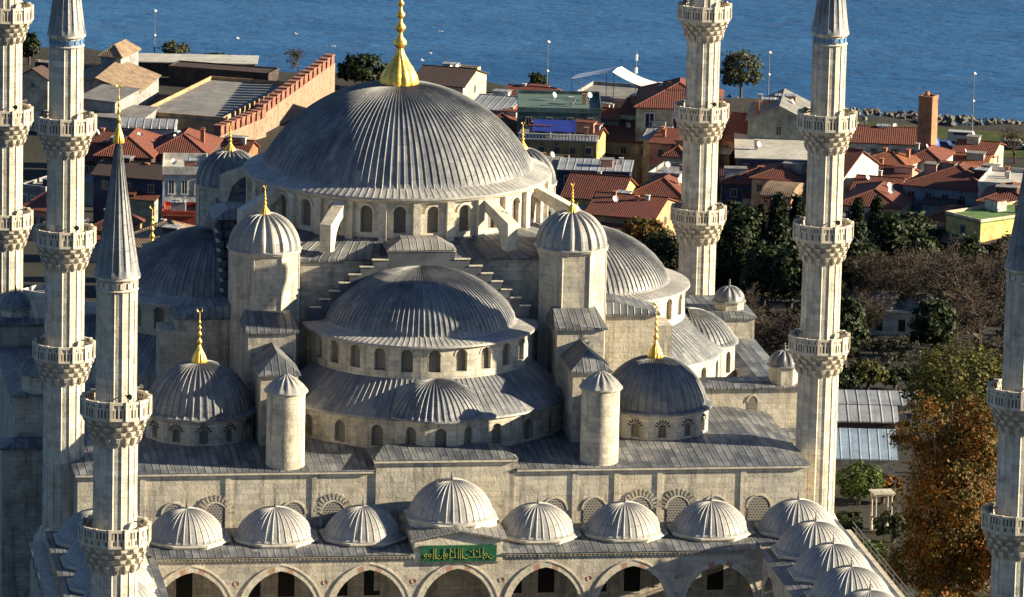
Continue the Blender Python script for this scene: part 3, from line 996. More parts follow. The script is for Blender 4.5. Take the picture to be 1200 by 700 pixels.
mb.lathe([(3.85, 14.7), (3.85, 15.15), (4.0, 15.22), (4.0, 15.36), (3.3, 15.38)], 0, -9.4, 8, rot=PI / 8)
pd = mb.build('portal_drum', M['stone_pale'], court)
mb = MB()
ribbed(mb, [(3.72, 15.34), (3.7, 15.48), (3.55, 15.56)] + cap_profile(3.45, 15.62, 2.65, 12, .12), 0, -9.4, 36, .045, w=.09)
pdm = mb.build('portal_dome', M['dome_pale'], pd, smooth=28)
mb = spike_mb(0, -9.4, 18.3, .9)
for q in range(7): mb.lathe([(.09, 18.25), (.1, 18.38), (.03, 18.5)], -1.2 + q * .2, -9.7, 6)
mb.build('finial', M['iron'], pdm)
# green inscription panel with gilded strokes
mb = MB()
mb.box(-3.1, 3.1, -14.26, -14.142, 12.62, 13.98)
sg = mb.build('inscription_panel', M['green_sign'], court)
random.seed(4)
mb = MB()
x = 2.85
yy = -14.3
while x > -2.8:                                                   # tall alifs, bowls, loops and dots, set right to left
    kind = random.choice('abcda')
    if kind == 'a':
        mb.tube([(x, yy, 12.85), (x - .02, yy, 13.3), (x + .03, yy, 13.78)], [.035, .03, .02], 5); x -= .17
    elif kind == 'b':
        mb.tube([(x, yy, 13.2), (x - .03, yy, 12.98), (x - .2, yy, 12.86), (x - .4, yy, 12.93), (x - .46, yy, 13.12)], [.02, .03, .04, .03, .02], 5)
        mb.tube([(x - .2, yy, 13.12), (x - .26, yy, 13.16)], .03, 5); x -= .52
    elif kind == 'c':
        c_ = [(x - .14 + .12 * math.cos(a), yy, 13.2 + .1 * math.sin(a)) for a in [R(30 * q) for q in range(12)]]
        mb.tube(c_, .026, 5); mb.tube([(x - .02, yy, 13.18), (x - .1, yy, 12.95), (x - .32, yy, 12.8)], [.03, .03, .015], 5); x -= .34
    else:
        mb.tube([(x, yy, 12.98), (x - .45, yy, 12.98)], .03, 5)
        mb.tube([(x - .1, yy, 12.98), (x - .14, yy, 13.7)], [.03, .02], 5)
        mb.tube([(x - .3, yy, 13.4), (x - .42, yy, 13.55)], .028, 5); x -= .5
mb.build('gilded_inscription', mat_plain('old_gilding', (.30, .33, .08), .55, .35, 3, .4), sg)
mb = MB()
mb.box(-24.95, 24.95, -72, Y0, -.45, .0)
tag(mb.build('courtyard_paving', mat_plain('worn_paving', (.13, .122, .11), .85, .3, 1.0, .2)), None, None, None, 'structure')

# ================================================================== MINARETS
def minaret(name, label, loc, rims, cone_z, r0, zbase, group, cone_h, court_=False):
    T_ = thing(name, label, 'minaret', (0, 0, 0), group)
    rr = [r0, r0 * .955, r0 * .89, r0 * .82]
    zs = [zbase] + list(rims)
    mb = MB()
    NS = 16
    # fluted shaft: sixteen flat faces with a roll at every corner
    segs = [(zbase, rims[0] - 1.2)] + [(rims[i] - 1.2, rims[i + 1] - 1.2) for i in range(len(rims) - 1)] + [(rims[-1] - 1.2, cone_z)]
    if len(rims) == 2: rr = [r0, r0 * .93, r0 * .86]
    for (a, b), r in zip(segs, rr):
        ncol = NS * 4
        def ring_(z, r=r):
            L = []
            for k in range(NS):
                c0 = 2 * PI * k / NS; h = PI / NS
                ap = r * math.cos(h)
                for q, bump in ((-1.0, .05), (-.8, -.015), (0, 0), (.8, -.015)):
                    an = c0 + h * q
                    L.append((( ap / math.cos(h * q) + bump) * math.cos(an), (ap / math.cos(h * q) + bump) * math.sin(an), z))
            return L
        zz = [a + (b - a) * i / 4 for i in range(5)]
        mb.grid([ring_(z) for z in zz], lambda i, j, r=r: (2 * PI * r * j / ncol, zz[i]), 0, True)
    rt_ = rr[len(segs) - 1]
    mb.lathe([(rt_ + .02, cone_z - 1.1), (rt_ + .12, cone_z - 1.0), (rt_ + .02, cone_z - .9)], 0, 0, 32)
    mb.lathe([(rt_ + .02, cone_z - .35), (rt_ + .2, cone_z - .2), (rt_ + .22, cone_z)], 0, 0, 32)
    sh = mb.build('shaft', M['shaft'], T_, smooth=25)
    mb = MB()
    for k in range(16):
        an = 2 * PI * (k + .5) / 16
        mb.obox(((rt_ + .02) * math.cos(an), (rt_ + .02) * math.sin(an), cone_z - .62), (-math.sin(an), math.cos(an), 0), (math.cos(an), math.sin(an), 0), .18, .03, .2)
    mb.build('tile_band', M['blue_tile' if not court_ else 'trim'], T_)
    # low moulded foot where the shaft meets its base
    mb = MB()
    mb.lathe([(r0 + .75, zbase - 14), (r0 + .75, zbase - .5), (r0 + .55, zbase - .3), (r0 + .1, zbase + .6)], 0, 0, 16)
    mb.build('foot', M['shaft'], T_)
    for bi, zr_ in enumerate(rims):
        rs = rr[bi]; Rb = r0 + .82 - .04 * bi
        B = MB()
        pb = zr_ - 1.3
        # solid corbel cone and tiers of stalactite blocks
        B.lathe([(rs, pb - 1.85), (rs + .06, pb - 1.5), (rs + .16, pb - 1.05), (rs + .34, pb - .6), (Rb - .22, pb - .16), (Rb - .02, pb - .12), (Rb + .06, pb), (Rb - .3, pb + .01)], 0, 0, 32)
        B.lathe([(Rb - .2, pb + .02), (rs - .05, pb + .02)], 0, 0, 32)
        cb = B.build('balcony', M['trim'], T_, smooth=30)
        C = MB()
        tiers = [(pb - 2.1, pb - 1.42, rs + .02, rs + .4), (pb - 1.4, pb - .98, rs + .2, rs + .5), (pb - .96, pb - .56, rs + .38, rs + .66), (pb - .54, pb - .14, rs + .55, Rb - .02)]
        NT_ = 16
        for ti, (za, zb, ra, rb) in enumerate(tiers):
            for k in range(NT_):
                an = 2 * PI * (k + .5 * (ti % 2)) / NT_
                hw = PI / NT_ * (.44 if ti == 0 else .52)
                tri = []
                for (z, r, f_) in ((za, ra + .02, .15), ((za + zb) / 2, (ra + rb) / 2 + .1, .75), (zb, rb, 1.0)):
                    tri.append([((r) * math.cos(an + hw * f_ * q), (r) * math.sin(an + hw * f_ * q), z) for q in (-1, -.5, .5, 1)])
                bk = [[(ra * .9 * math.cos(an + hw * q), ra * .9 * math.sin(an + hw * q), z) for q in (-1, 1)] for z in (za, zb)]
                C.grid(tri)
                C.face([tri[2][3], tri[2][0], bk[1][0], bk[1][1]])
                C.face([tri[0][0], tri[1][0], tri[2][0], bk[1][0], bk[0][0]])
                C.face([tri[2][3], tri[1][3], tri[0][3], bk[0][1], bk[1][1]])
        C.build('corbel', M['trim'], cb)
        Pm = MB()
        NP = 14
        for k in range(NP):
            a0 = 2 * PI * k / NP; a1 = 2 * PI * (k + 1) / NP
            A = Vector((Rb * math.cos(a0), Rb * math.sin(a0), 0)); Bv = Vector((Rb * math.cos(a1), Rb * math.sin(a1), 0))
            L = (Bv - A).length; T = (Bv - A) / L; Nn = Vector((T.y, -T.x, 0)); Z = Vector((0, 0, 1))
            mid = (A + Bv) / 2
            Pm.obox(A + Z * (pb + .68), T, Nn, .11, .11, .68, 0)
            Pm.obox(mid + Z * (zr_ - .08), T, Nn, L / 2 - .11, .1, .09, 0)
            Pm.obox(mid + Z * (pb + .09), T, Nn, L / 2 - .11, .1, .09, 0)
            Pm.obox(mid + Z * (pb + .66), T, Nn, L / 2 - .11, .045, .48, 1)
            Pm.obox(mid + Z * (pb + .66) + Nn * .03, T, Nn, .045, .05, .479, 0)
        Pm.build('parapet', [M['trim'], M['pierced']], cb)
        D = MB()                                                   # door to the balcony
        D.box(-.36, .36, rs - .2, rs + .05, pb + .05, pb + 1.9)
        D.build('door', M['dark'], cb)
        for an in ((-40, 60, 200) if bi != 1 else (-70, 30)):
            a = R(an)
            Lp = MB()
            c_ = Vector((math.cos(a) * (rs + .32), math.sin(a) * (rs + .32), zr_ + .35))
            dd = Vector((math.cos(a), math.sin(a), 0))
            Lp.tube([c_ - dd * .3, c_ - dd * .05, c_ + dd * .1, c_ + dd * .35], [.05, .07, .1, .24], 8)
            Lp.build('loudspeaker', M['iron'], cb)
    # lead spire
    mb = MB()
    ribbed(mb, [(rt_ + .24, cone_z - .02), (rt_ + .2, cone_z + .1), (rt_ + .04, cone_z + .5), ((rt_ + .02) * .72, cone_z + cone_h * .33), ((rt_ + .02) * .4, cone_z + cone_h * .66), (.12, cone_z + cone_h)], 0, 0, 18, .06, w=.12, taper=False)
    mb.build('spire', M['dome'], T_, smooth=28)
    finial_mb(0, 0, cone_z + cone_h - .25, 4.1, .4).build('finial', M['gold'], T_, smooth=40)
    T_.location = loc
    return T_
H3 = (28.0, 37.53, 46.84)
m1 = minaret('minaret', 'tall three-balcony minaret at the front right corner of the prayer hall, full shaft in view', (32.1, 0, 0), H3, 53.6, 1.66, 12.0, 'minarets of the mosque', 11.0)
for loc, lab in (((-30.94, 0, 0), 'tall minaret left of the prayer hall, just left of the shorter dark-spired one'),
                 ((31.57, 54.0, 0), 'minaret at the rear right of the great dome, standing before the town houses'),
                 ((-32.19, 54.0, 0), 'leftmost minaret, cut off by the left edge')):
    c_ = copy_tree(m1); c_.location = loc; c_['label'] = lab
m2 = minaret('minaret', 'shorter minaret at front left whose whole dark spire and gold tip show', (-32.84, -70.93, 0), (30.84, 40.03), 48.75, 1.64, 14.0, 'minarets of the mosque', 9.6, True)
c_ = copy_tree(m2); c_.location = (32.3, -70.93, 0); c_['label'] = 'shaded minaret at the right edge of the photo, in front of the autumn tree'

# ================================================================== TOWN DOWN TO THE SHORE
def plaster(name, c): return mat_plain(name, c, .88, .5, .7, .15, tuple(x * .35 for x in c), .02)
W_ = {
 'cream': plaster('cream_plaster', (.50, .42, .30)), 'white': plaster('white_plaster', (.52, .50, .46)), 'ochre': plaster('ochre_plaster', (.30, .215, .10)),
 'yellow': plaster('yellow_plaster', (.56, .43, .17)), 'red': plaster('red_plaster', (.36, .06, .04)), 'bluegrey': plaster('blue_grey_plaster', (.20, .25, .31)),
 'greygreen': plaster('grey_green_plaster', (.25, .28, .25)), 'navy': plaster('navy_plaster', (.045, .06, .11)), 'brick': plaster('brick_red_wall', (.33, .14, .08)),
 'tanbrick': plaster('tan_brick_wall', (.40, .26, .15)), 'grey': plaster('grey_plaster', (.26, .26, .26)), 'pink': plaster('pink_plaster', (.46, .24, .19)),
 'dark': plaster('dark_timber', (.07, .055, .05)), 'teal': plaster('teal_plaster', (.07, .12, .13)),
}
RF = {
 'red': mat_tile('red_roof_tile', (.21, .062, .04), (.145, .047, .034)), 'brown': mat_tile('brown_roof_tile', (.20, .06, .04), (.13, .046, .034)),
 'orange': mat_tile('orange_roof_tile', (.33, .115, .05), (.25, .088, .042)), 'tan': mat_tile('tan_roof_tile', (.30, .22, .15), (.24, .17, .12)),
 'dark': mat_tile('dark_roof_tile', (.085, .06, .055), (.06, .045, .042)),
 'grey': mat_plain('grey_roof_felt', (.20, .20, .20), .85, .35, .5, .2, (.09, .09, .09)), 'pale': mat_plain('pale_roof_screed', (.42, .41, .38), .85, .3, .5, .2, (.2, .19, .18)),
 'blue': mat_lead('blue_sheet_roof', 1.1, .3, (.23, .31, .42), (.27, .35, .46), (.13, .17, .24), True, .45),
 'teal': mat_plain('teal_roof', (.08, .13, .12), .8, .3, .6), 'green': mat_plain('green_roof', (.11, .19, .07), .85, .4, .8, .2, (.05, .07, .03)),
 'zinc': mat_lead('zinc_sheet_roof', .9, .2, (.27, .29, .32), (.33, .34, .36), (.14, .15, .17), True, .45),
}
M['glass'] = mat_plain('window_glass', (.03, .035, .05), .12, .3, 2, .6)
M['frame'] = mat_plain('window_frame', (.62, .62, .6), .6, .15)
M['frame_dull'] = mat_plain('weathered_frame', (.24, .225, .2), .7, .3)
M['chimney'] = mat_plain('chimney_brick', (.36, .16, .09), .9, .3, 2.5)
rnd = random.Random(11)
def house(name, label, cat, pos, wall, roof, kind, rise=1.6, over=.35, wins=(3, 1), side=(1, 1), wh=1.1, ww=.8, group=None, chim=None, wallr=None, topw=None, parapet=.5, bright=False, clutter=2, annex=0):
    """pos = x, y, z of the middle of the front wall's foot, turn in degrees, length, depth, wall height"""
    x, y, z, yaw, L, D, H = pos
    T_ = thing(name, label, cat, (0, 0, 0), group)
    h = L / 2
    mb = MB()
    mb.box(-h, h, 0, D, -4, H, 0, skip='dt' if kind not in ('flat',) else 'd')
    if kind == 'gable':                      # ridge along the front, gables at the sides
        for s_ in (-1, 1):
            P = [(h * s_, 0, H), (h * s_, D, H), (h * s_, D / 2, H + rise)]
            mb.face(P if s_ > 0 else P[::-1])
    if kind == 'gablef':
        mb.face([(-h, 0, H), (h, 0, H), (0, 0, H + rise)]); mb.face([(h, D, H), (-h, D, H), (0, D, H + rise)])
    if kind == 'shed':
        mb.face([(h, 0, H), (h, D, H), (h, D, H + rise)]); mb.face([(-h, D, H), (-h, 0, H), (-h, D, H + rise)]); mb.face([(h, D, H), (-h, D, H), (-h, D, H + rise), (h, D, H + rise)])
    mb.build('wall', [W_[wall]], T_)
    # roof: a slab with thickness and an overhang
    mb = MB(); o = over; t_ = .14
    def slab(P):
        n_ = MB.auto and (Vector(P[1]) - Vector(P[0])).cross(Vector(P[2]) - Vector(P[0])).normalized()
        lo = [Vector(p) - Vector((0, 0, t_)) for p in P]
        mb.face(P); mb.face(lo[::-1])
        for i in range(len(P)):
            j = (i + 1) % len(P); mb.face([lo[i], lo[j], P[j], P[i]])
    e = H + .16
    sl = rise * o / (D / 2)
    if kind == 'gable':
        slab([(-h - o, -o, e - sl), (h + o, -o, e - sl), (h + o, D / 2, e + rise), (-h - o, D / 2, e + rise)])
        slab([(h + o, D + o, e - sl), (-h - o, D + o, e - sl), (-h - o, D / 2, e + rise), (h + o, D / 2, e + rise)])
        mb.tube([(-h - o, D / 2, e + rise + .03), (h + o, D / 2, e + rise + .03)], .1, 6)
    elif kind == 'gablef':
        sl = rise * o / h
        slab([(-h - o, D + o, e - sl), (-h - o, -o, e - sl), (0, -o, e + rise), (0, D + o, e + rise)])
        slab([(h + o, -o, e - sl), (h + o, D + o, e - sl), (0, D + o, e + rise), (0, -o, e + rise)])
    elif kind == 'hip':
        q = min(h, D / 2) * .95
        a, b = (-h + q, D / 2), (h - q, D / 2)
        if h < D / 2: a = b = None
        lo = e - .1
        C4 = [(-h - o, -o, lo), (h + o, -o, lo), (h + o, D + o, lo), (-h - o, D + o, lo)]
        if D / 2 <= h:
            r0_, r1_ = (-h + q, D / 2, e + rise), (h - q, D / 2, e + rise)
            slab([C4[0], C4[1], r1_, r0_]); slab([C4[2], C4[3], r0_, r1_]); slab([C4[1], C4[2], r1_]); slab([C4[3], C4[0], r0_])
            rr = [(C4[0], r0_), (C4[3], r0_), (C4[1], r1_), (C4[2], r1_), (r0_, r1_)]
        else:
            r0_, r1_ = (0, q, e + rise), (0, D - q, e + rise)
            slab([C4[0], C4[1], r0_]); slab([C4[2], C4[3], r1_]); slab([C4[1], C4[2], r1_, r0_]); slab([C4[3], C4[0], r0_, r1_])
            rr = [(C4[0], r0_), (C4[1], r0_), (C4[2], r1_), (C4[3], r1_), (r0_, r1_)]
        for a_, b_ in rr:
            if (Vector(a_) - Vector(b_)).length > .1: mb.tube([Vector(a_) + Vector((0, 0, .03)), Vector(b_) + Vector((0, 0, .03))], .09, 5)
    elif kind == 'shed':
        slab([(-h - o, -o, e), (h + o, -o, e), (h + o, D + o, e + rise), (-h - o, D + o, e + rise)])
    elif kind == 'barrel':
        rows = [[(-h - .1 + (2 * h + .2) * j, D / 2 - (D / 2 + .1) * math.cos(PI * i / 12), e + rise * math.sin(PI * i / 12)) for j in (0, 1)] for i in range(13)]
        mb.grid([r[::-1] for r in rows][::-1])
        for s_ in (0, 1):
            P = [r[s_] for r in rows]; mb.face(P if s_ == 0 else P[::-1])
    else:
        mb.box(-h - o * .3, h + o * .3, -o * .3, D + o * .3, H + .002, H + .16)
    rf = mb.build('roof', [RF[roof]], T_)
    if kind == 'flat' and parapet:
        mb = MB(); q = .16
        k = o * .3
        for b_ in ((-h - k, h + k, -k, -k + q), (-h - k, h + k, D + k - q, D + k), (-h - k, -h - k + q, -k + q, D + k - q), (h + k - q, h + k, -k + q, D + k - q)):
            mb.box(*b_, H + .162, H + .16 + parapet)
        mb.build('parapet', [W_[topw or wall]], T_)
    if chim:
        for cx_, cy_, chh in chim:
            cm = MB(); zb = H + (rise * .4 if kind not in ('flat',) else .1)
            cm.box(cx_ - .28, cx_ + .28, cy_ - .22, cy_ + .22, zb - .8, zb + chh)
            cm.box(cx_ - .36, cx_ + .36, cy_ - .3, cy_ + .3, zb + chh + .001, zb + chh + .14)
            for q in (-.14, .14): cm.box(cx_ + q - .09, cx_ + q + .09, cy_ - .1, cy_ + .1, zb + chh + .141, zb + chh + .42)
            cm.build('chimney', M['chimney'], rf)
    def win(P, T, N, hw, hh):
        mb = MB()
        T = Vector(T); N = Vector(N); Z = Vector((0, 0, 1)); P = Vector(P)
        fr = .07
        for a_, b_, c_, d_ in ((0, hh, hw + fr, fr), (0, -hh, hw + fr * 2, fr)): mb.obox(P + T * a_ + Z * b_ + N * .03, T, -N, c_, .06, d_)
        for s_ in (-1, 1): mb.obox(P + T * hw * s_ + N * .025, T, -N, fr, .05, hh - fr - .003)
        mb.obox(P + N * .02, T, -N, fr * .55, .04, hh - fr - .003)
        g = mb.build('window', M['frame' if bright else 'frame_dull'], T_)
        mb = MB(); mb.obox(P - N * .005, T, -N, hw - fr - .002, .015, hh - fr - .002)
        mb.build('pane', M['glass'], g)
    n, fl = wins
    for j in range(fl):
        zc = H - .75 - wh / 2 - j * 2.9
        for i in range(n):
            win((-h + L * (i + .5) / n, 0, zc), (1, 0, 0), (0, -1, 0), ww / 2, wh / 2)
    n, fl = side
    for j in range(fl):
        zc = H - .75 - wh / 2 - j * 2.9
        for i in range(n):
            yy = D * (i + .5) / n
            win((-h, yy, zc), (0, -1, 0), (-1, 0, 0), ww / 2, wh / 2)
            win((h, yy, zc), (0, 1, 0), (1, 0, 0), ww / 2, wh / 2)
    # what piles up on old houses: dishes, flues, lean-tos, patched panels
    for i in range(clutter):
        zb = H + (.16 if kind == 'flat' else rise * .45)
        px_ = rnd.uniform(-h * .75, h * .75); py_ = D * rnd.uniform(.3, .7)
        c_ = rnd.random()
        mb = MB()
        if c_ < .2:
            mb.tube([(px_, py_, zb - .6), (px_, py_, zb + .75)], .035, 5)
            aa = rnd.uniform(-1.2, .2)
            dirv = Vector((math.cos(aa), math.sin(aa), .5)).normalized(); ax = dirv.cross(Vector((0, 0, 1))).normalized(); ay = ax.cross(dirv)
            cc = Vector((px_, py_, zb + .8))
            rws = [[cc + dirv * (.14 * (r_ / .42) ** 2) + (ax * math.cos(2 * PI * q / 12) + ay * math.sin(2 * PI * q / 12)) * r_ for q in range(12)] for r_ in (.02, .24, .42)]
            mb.grid(rws, None, 0, True); mb.grid([[v - dirv * .03 for v in r_] for r_ in rws[::-1]], None, 0, True)
            mb.build('satellite_dish', M['frame'], rf)
        elif c_ < .7:
            hh_ = rnd.uniform(.7, 1.5)
            mb.box(px_ - .25, px_ + .25, py_ - .2, py_ + .2, zb - 1.0, zb + hh_); mb.box(px_ - .32, px_ + .32, py_ - .27, py_ + .27, zb + hh_ + .001, zb + hh_ + .12)
            mb.build('chimney', M['chimney'] if rnd.random() < .6 else W_['white'], rf)
        else:
            w2, h2 = rnd.uniform(.8, 1.5), rnd.uniform(.9, 1.5)
            mb.box(px_ - w2, px_ + w2, py_ - .8, py_ + .8, zb - 1.0, zb + h2); mb.build('roof_shed', W_[rnd.choice(['grey', 'white', 'tanbrick', 'pink', 'dark'])], rf)
            mb = MB(); mb.box(px_ - w2 - .15, px_ + w2 + .15, py_ - .95, py_ + .95, zb + h2 + .001, zb + h2 + .1); mb.build('shed_roof', RF[rnd.choice(['grey', 'zinc', 'brown'])], rf)
    if annex:
        for i in range(annex):
            w2 = rnd.uniform(1.0, L * .35); xx_ = rnd.uniform(-h + w2, h - w2) if h > w2 else 0
            d2 = rnd.uniform(1.0, 2.4); h2 = H * rnd.uniform(.45, .8)
            mb = MB(); mb.box(xx_ - w2, xx_ + w2, -d2, -.002, -4, h2, skip='d'); mb.build('lean_to', W_[rnd.choice(['grey', 'tanbrick', 'pink', 'dark', 'cream', 'greygreen'])], T_)
            mb = MB()
            P = [(xx_ - w2 - .2, -d2 - .25, h2 + .05), (xx_ + w2 + .2, -d2 - .25, h2 + .05), (xx_ + w2 + .2, -.003, h2 + .55), (xx_ - w2 - .2, -.003, h2 + .55)]
            mb.face(P); mb.face([(a_, b_, c_ - .12) for a_, b_, c_ in P][::-1])
            for q in range(4):
                j_ = (q + 1) % 4; mb.face([(*P[q][:2], P[q][2] - .12), (*P[j_][:2], P[j_][2] - .12), P[j_], P[q]])
            mb.build('lean_to_roof', RF[rnd.choice(['brown', 'grey', 'red', 'dark', 'zinc'])], T_)
    T_.location = (x, y, z); T_.rotation_euler = (0, 0, R(yaw))
    return T_
CP = {
 'L1': (-3.97, 407.14, -31.5, -30.0, 4.98, 8.0, 8.0),
 'L2': (6.66, 422.5, -31.5, -17, 12.5, 17, 3.0),
 'L3': (22.8, 452.44, -31.5, -8.0, 22.72, 7.0, 2.2),
 'L4': (18.0, 404.0, -31.5, -25, 13, 32, 2.4),
 'L6a': (3.74, 339.66, -29.4, -15.0, 7.71, 14.0, 7.0),
 'L6b': (11.58, 341.76, -29.49, -15.0, 7.85, 12.0, 7.0),
 'L7': (9.97, 372.41, -30.77, -10.0, 7.85, 5.0, 6.0),
 'L8': (8.0, 296.58, -25.45, -6.0, 5.18, 9.0, 9.0),
 'L9': (4.73, 269.92, -22.61, -8.0, 4.26, 6.0, 6.0),
 'L11': (-2.64, 229.84, -18.35, -30, 11.0, 11.0, 6),
 'L12': (-11.08, 307.48, -26.6, -35.0, 3.73, 8.0, 6.0),
 'L13': (-11.54, 299.44, -25.75, -35.0, 3.94, 6.0, 4.0),
 'L14': (-19.88, 186.05, -13.69, -40.0, 3.31, 7.0, 5.0),
 'M15': (56.69, 405.74, -31.5, -25.0, 7.95, 12.15, 7.0),
 'M16': (59.19, 370.01, -30.67, -25.0, 5.94, 12.15, 9.0),
 'M16b': (65.09, 376.87, -30.95, -25.0, 6.85, 10.8, 9.0),
 'M17': (65.73, 346.37, -29.68, -8.0, 11.64, 13.5, 12.0),
 'M18': (64.23, 338.68, -29.36, -12.0, 11.02, 9.0, 9.0),
 'M19': (68.91, 342.61, -29.53, -25.0, 3.55, 4.0, 9.0),
 'M20': (75.68, 371.31, -30.72, -25.0, 8.95, 12.15, 10.0),
 'M21': (83.14, 349.69, -29.82, -12.0, 11.75, 14.85, 12.0),
 'M22': (83.36, 384.71, -31.28, -25.0, 2.84, 4.0, 8.0),
 'M23': (75.9, 351.71, -29.9, -25.0, 8.61, 13.5, 7.0),
 'M24': (79.59, 342.41, -29.52, -25.0, 3.16, 6.75, 8.0),
 'M25': (79.21, 346.53, -29.69, -25.0, 2.9, 8.1, 8.0),
 'M26': (66.33, 319.67, -27.9, -12.0, 9.76, 8.1, 7.0),
 'M27': (61.02, 290.16, -24.76, -25.0, 7.72, 9.45, 6.0),
 'M28': (62.43, 275.52, -23.21, -25.0, 9.09, 12.15, 5.0),
 'M29': (70.39, 293.19, -25.09, -25.0, 7.11, 12.15, 6.0),
 'M30': (74.43, 308.62, -26.73, -25.0, 5.01, 8.1, 7.0),
 'R31': (98.05, 350.72, -29.86, -14.0, 8.87, 13.5, 10.0),
 'R32': (95.47, 340.53, -29.44, -10.0, 10.32, 13.5, 6.0),
 'R33': (89.33, 320.51, -27.99, -10.0, 9.8, 10.8, 5.0),
 'R34': (89.46, 308.25, -26.69, -25.0, 4.24, 8.1, 4.0),
 'R35': (92.03, 351.99, -29.92, -25.0, 5.16, 18.9, 7.0),
 'R36': (97.41, 313.65, -27.26, -38.0, 5.29, 10.8, 7.0),
 'R37': (114.35, 355.02, -30.04, -14.0, 11.93, 10.8, 6.0),
 'R38': (109.86, 335.59, -29.23, -32.0, 7.18, 6.75, 6.0),
 'R39': (118.45, 347.15, -29.71, -35.0, 1.87, 2.5, 14.0),
 'R40': (123.4, 344.55, -29.61, -22.0, 6.46, 9.45, 4.0),
 'R41': (108.96, 290.97, -24.85, -30.0, 11.81, 13.5, 7.0),
 'R42': (112.08, 269.95, -22.61, -22.0, 6.89, 10.8, 7.0),
 'R43': (114.35, 279.75, -23.66, -22.0, 6.98, 10.8, 8.0),
 'R44': (97.76, 287.24, -24.45, -24.0, 8.36, 13.5, 5.0),
 'R45': (106.68, 276.79, -23.34, -25.0, 6.4, 8.1, 4.0),
 'R46': (101.73, 248.65, -20.35, -60.0, 6.43, 12.15, 7.0),
 'R47': (103.46, 245.63, -20.03, -18.0, 9.56, 8.1, 4.0),
 'L26': (7.59, 401.14, -31.5, -25.0, 8.57, 7.0, 3.0),
 'L27': (27.49, 443.08, -31.5, -25.0, 16.35, 5.0, 2.5),
 'L28': (1.65, 364.36, -30.43, -25.0, 2.99, 8.0, 5.0),
 'M31': (68.73, 361.9, -30.33, -25.0, 3.37, 8.1, 10.0),
 'M32': (78.02, 358.17, -30.17, -25.0, 3.36, 9.45, 10.0),
 'M33': (75.63, 364.31, -30.43, -25.0, 6.2, 8.1, 8.0),
 'M34': (80.65, 336.88, -29.29, -25.0, 3.01, 8.1, 7.0),
 'R48': (93.48, 356.92, -30.12, -25.0, 3.93, 9.45, 8.0),
 'R49': (90.91, 315.96, -27.51, -25.0, 6.68, 9.45, 6.0),
 'R50': (107.94, 325.85, -28.56, -25.0, 6.52, 8.1, 5.0),
 'R51': (116.41, 338.15, -29.34, -25.0, 4.97, 8.1, 6.0),
 'R52': (128.2, 358.28, -30.18, -25.0, 5.67, 8.1, 4.0),
 'R53': (112.92, 269.72, -22.59, -25.0, 4.83, 8.1, 6.0),
 'L20': (2.15, 314.71, -27.37, -25.0, 9.85, 8.0, 7.0),
 'L22': (-4.59, 271.24, -22.75, -25.0, 4.21, 8.0, 4.0),
 'L23': (-6.91, 230.22, -18.39, -25.0, 3.36, 8.0, 4.0),
 'L24': (20.54, 371.23, -30.72, -25.0, 7.8, 5.0, 3.0),
 'L25': (-0.15, 342.42, -29.52, -25.0, 3.4, 9.0, 6.0),
 'L2b': (10.16, 436.5, -31.5, -25.0, 3.24, 8.0, 6.0),
 'L2c': (5.48, 405.0, -31.5, -35.0, 6.14, 7.0, 5.0),
 'L8b': (14.28, 340.54, -29.44, -8.0, 6.75, 7.0, 5.0),
 'L11b': (1.76, 244.53, -19.91, -25.0, 1.93, 6.0, 5.0),
 'L14b': (-18.07, 199.91, -15.17, -25.0, 1.41, 3.0, 3.0),
 'M15b': (62.68, 416.53, -31.5, -30.0, 3.15, 1.2, 7.0),
 'M16c': (58.69, 359.74, -30.24, -25.0, 6.99, 9.45, 8.0),
 'M18b': (59.74, 322.76, -28.23, -12.0, 6.18, 9.45, 7.0),
 'M23b': (71.43, 355.18, -30.05, -25.0, 6.13, 8.1, 7.0),
 'M28b': (67.87, 286.64, -24.39, -25.0, 5.39, 5.4, 4.0),
 'R37b': (121.31, 369.46, -30.64, -16.0, 2.97, 4.0, 4.0),
 'R44b': (102.54, 306.73, -26.53, -24.0, 6.07, 9.45, 5.0),
 'S1': (49.19, 59.16, -0.5, -9.0, 5.63, 5.0, 3.0),
 'S2': (58.96, 100.76, -4.62, -8.0, 8.42, 3.5, 2.5),
 'S3': (54.42, 83.93, -2.83, -8.0, 5.89, 2.5, 3.0),
 'S4': (43.52, 34.68, -0.5, -12.0, 1.65, 4.0, 4.0),
}

TOWN = 'houses between the mosque and the shore'
def hs(key, label, wall, roof, kind, name='house', cat='house', **kw):
    kw.setdefault('group', TOWN)
    return house(name, label, cat, CP[key], wall, roof, kind, **kw)
hs('L1', 'cream gabled house with one small window, between the two minarets at far left', 'cream', 'dark', 'gablef', rise=1.4, wins=(1, 1), ww=.5, wh=.6)
hs('L2', 'wide shed with a tan pitched roof, right behind the second minaret from left', 'grey', 'tan', 'gablef', name='shed', cat='shed', rise=2.2, wins=(0, 0), side=(0, 0), clutter=0)
hs('L2b', 'small shed with a pale pyramid roof, farthest of the tan roofs on the left shore', 'grey', 'tan', 'hip', name='shed', cat='shed', rise=1.5, wins=(0, 0), side=(0, 0), clutter=0)
hs('L2c', 'low grey-roofed shed just below the wide tan roof', 'grey', 'grey', 'shed', name='shed', cat='shed', rise=.9, wins=(0, 0), side=(0, 0), clutter=0)
hs('L3', 'long low building with a pale flat roof edge, on the shore above the big terrace', 'dark', 'pale', 'flat', name='long_building', cat='building', wins=(0, 0), side=(0, 0), over=1.2, parapet=0, clutter=0)
hs('L4', 'broad grey concrete roof terrace beside the red merlon wall', 'tanbrick', 'grey', 'flat', name='terrace_building', cat='building', wins=(0, 0), side=(0, 0), parapet=.55, clutter=0)
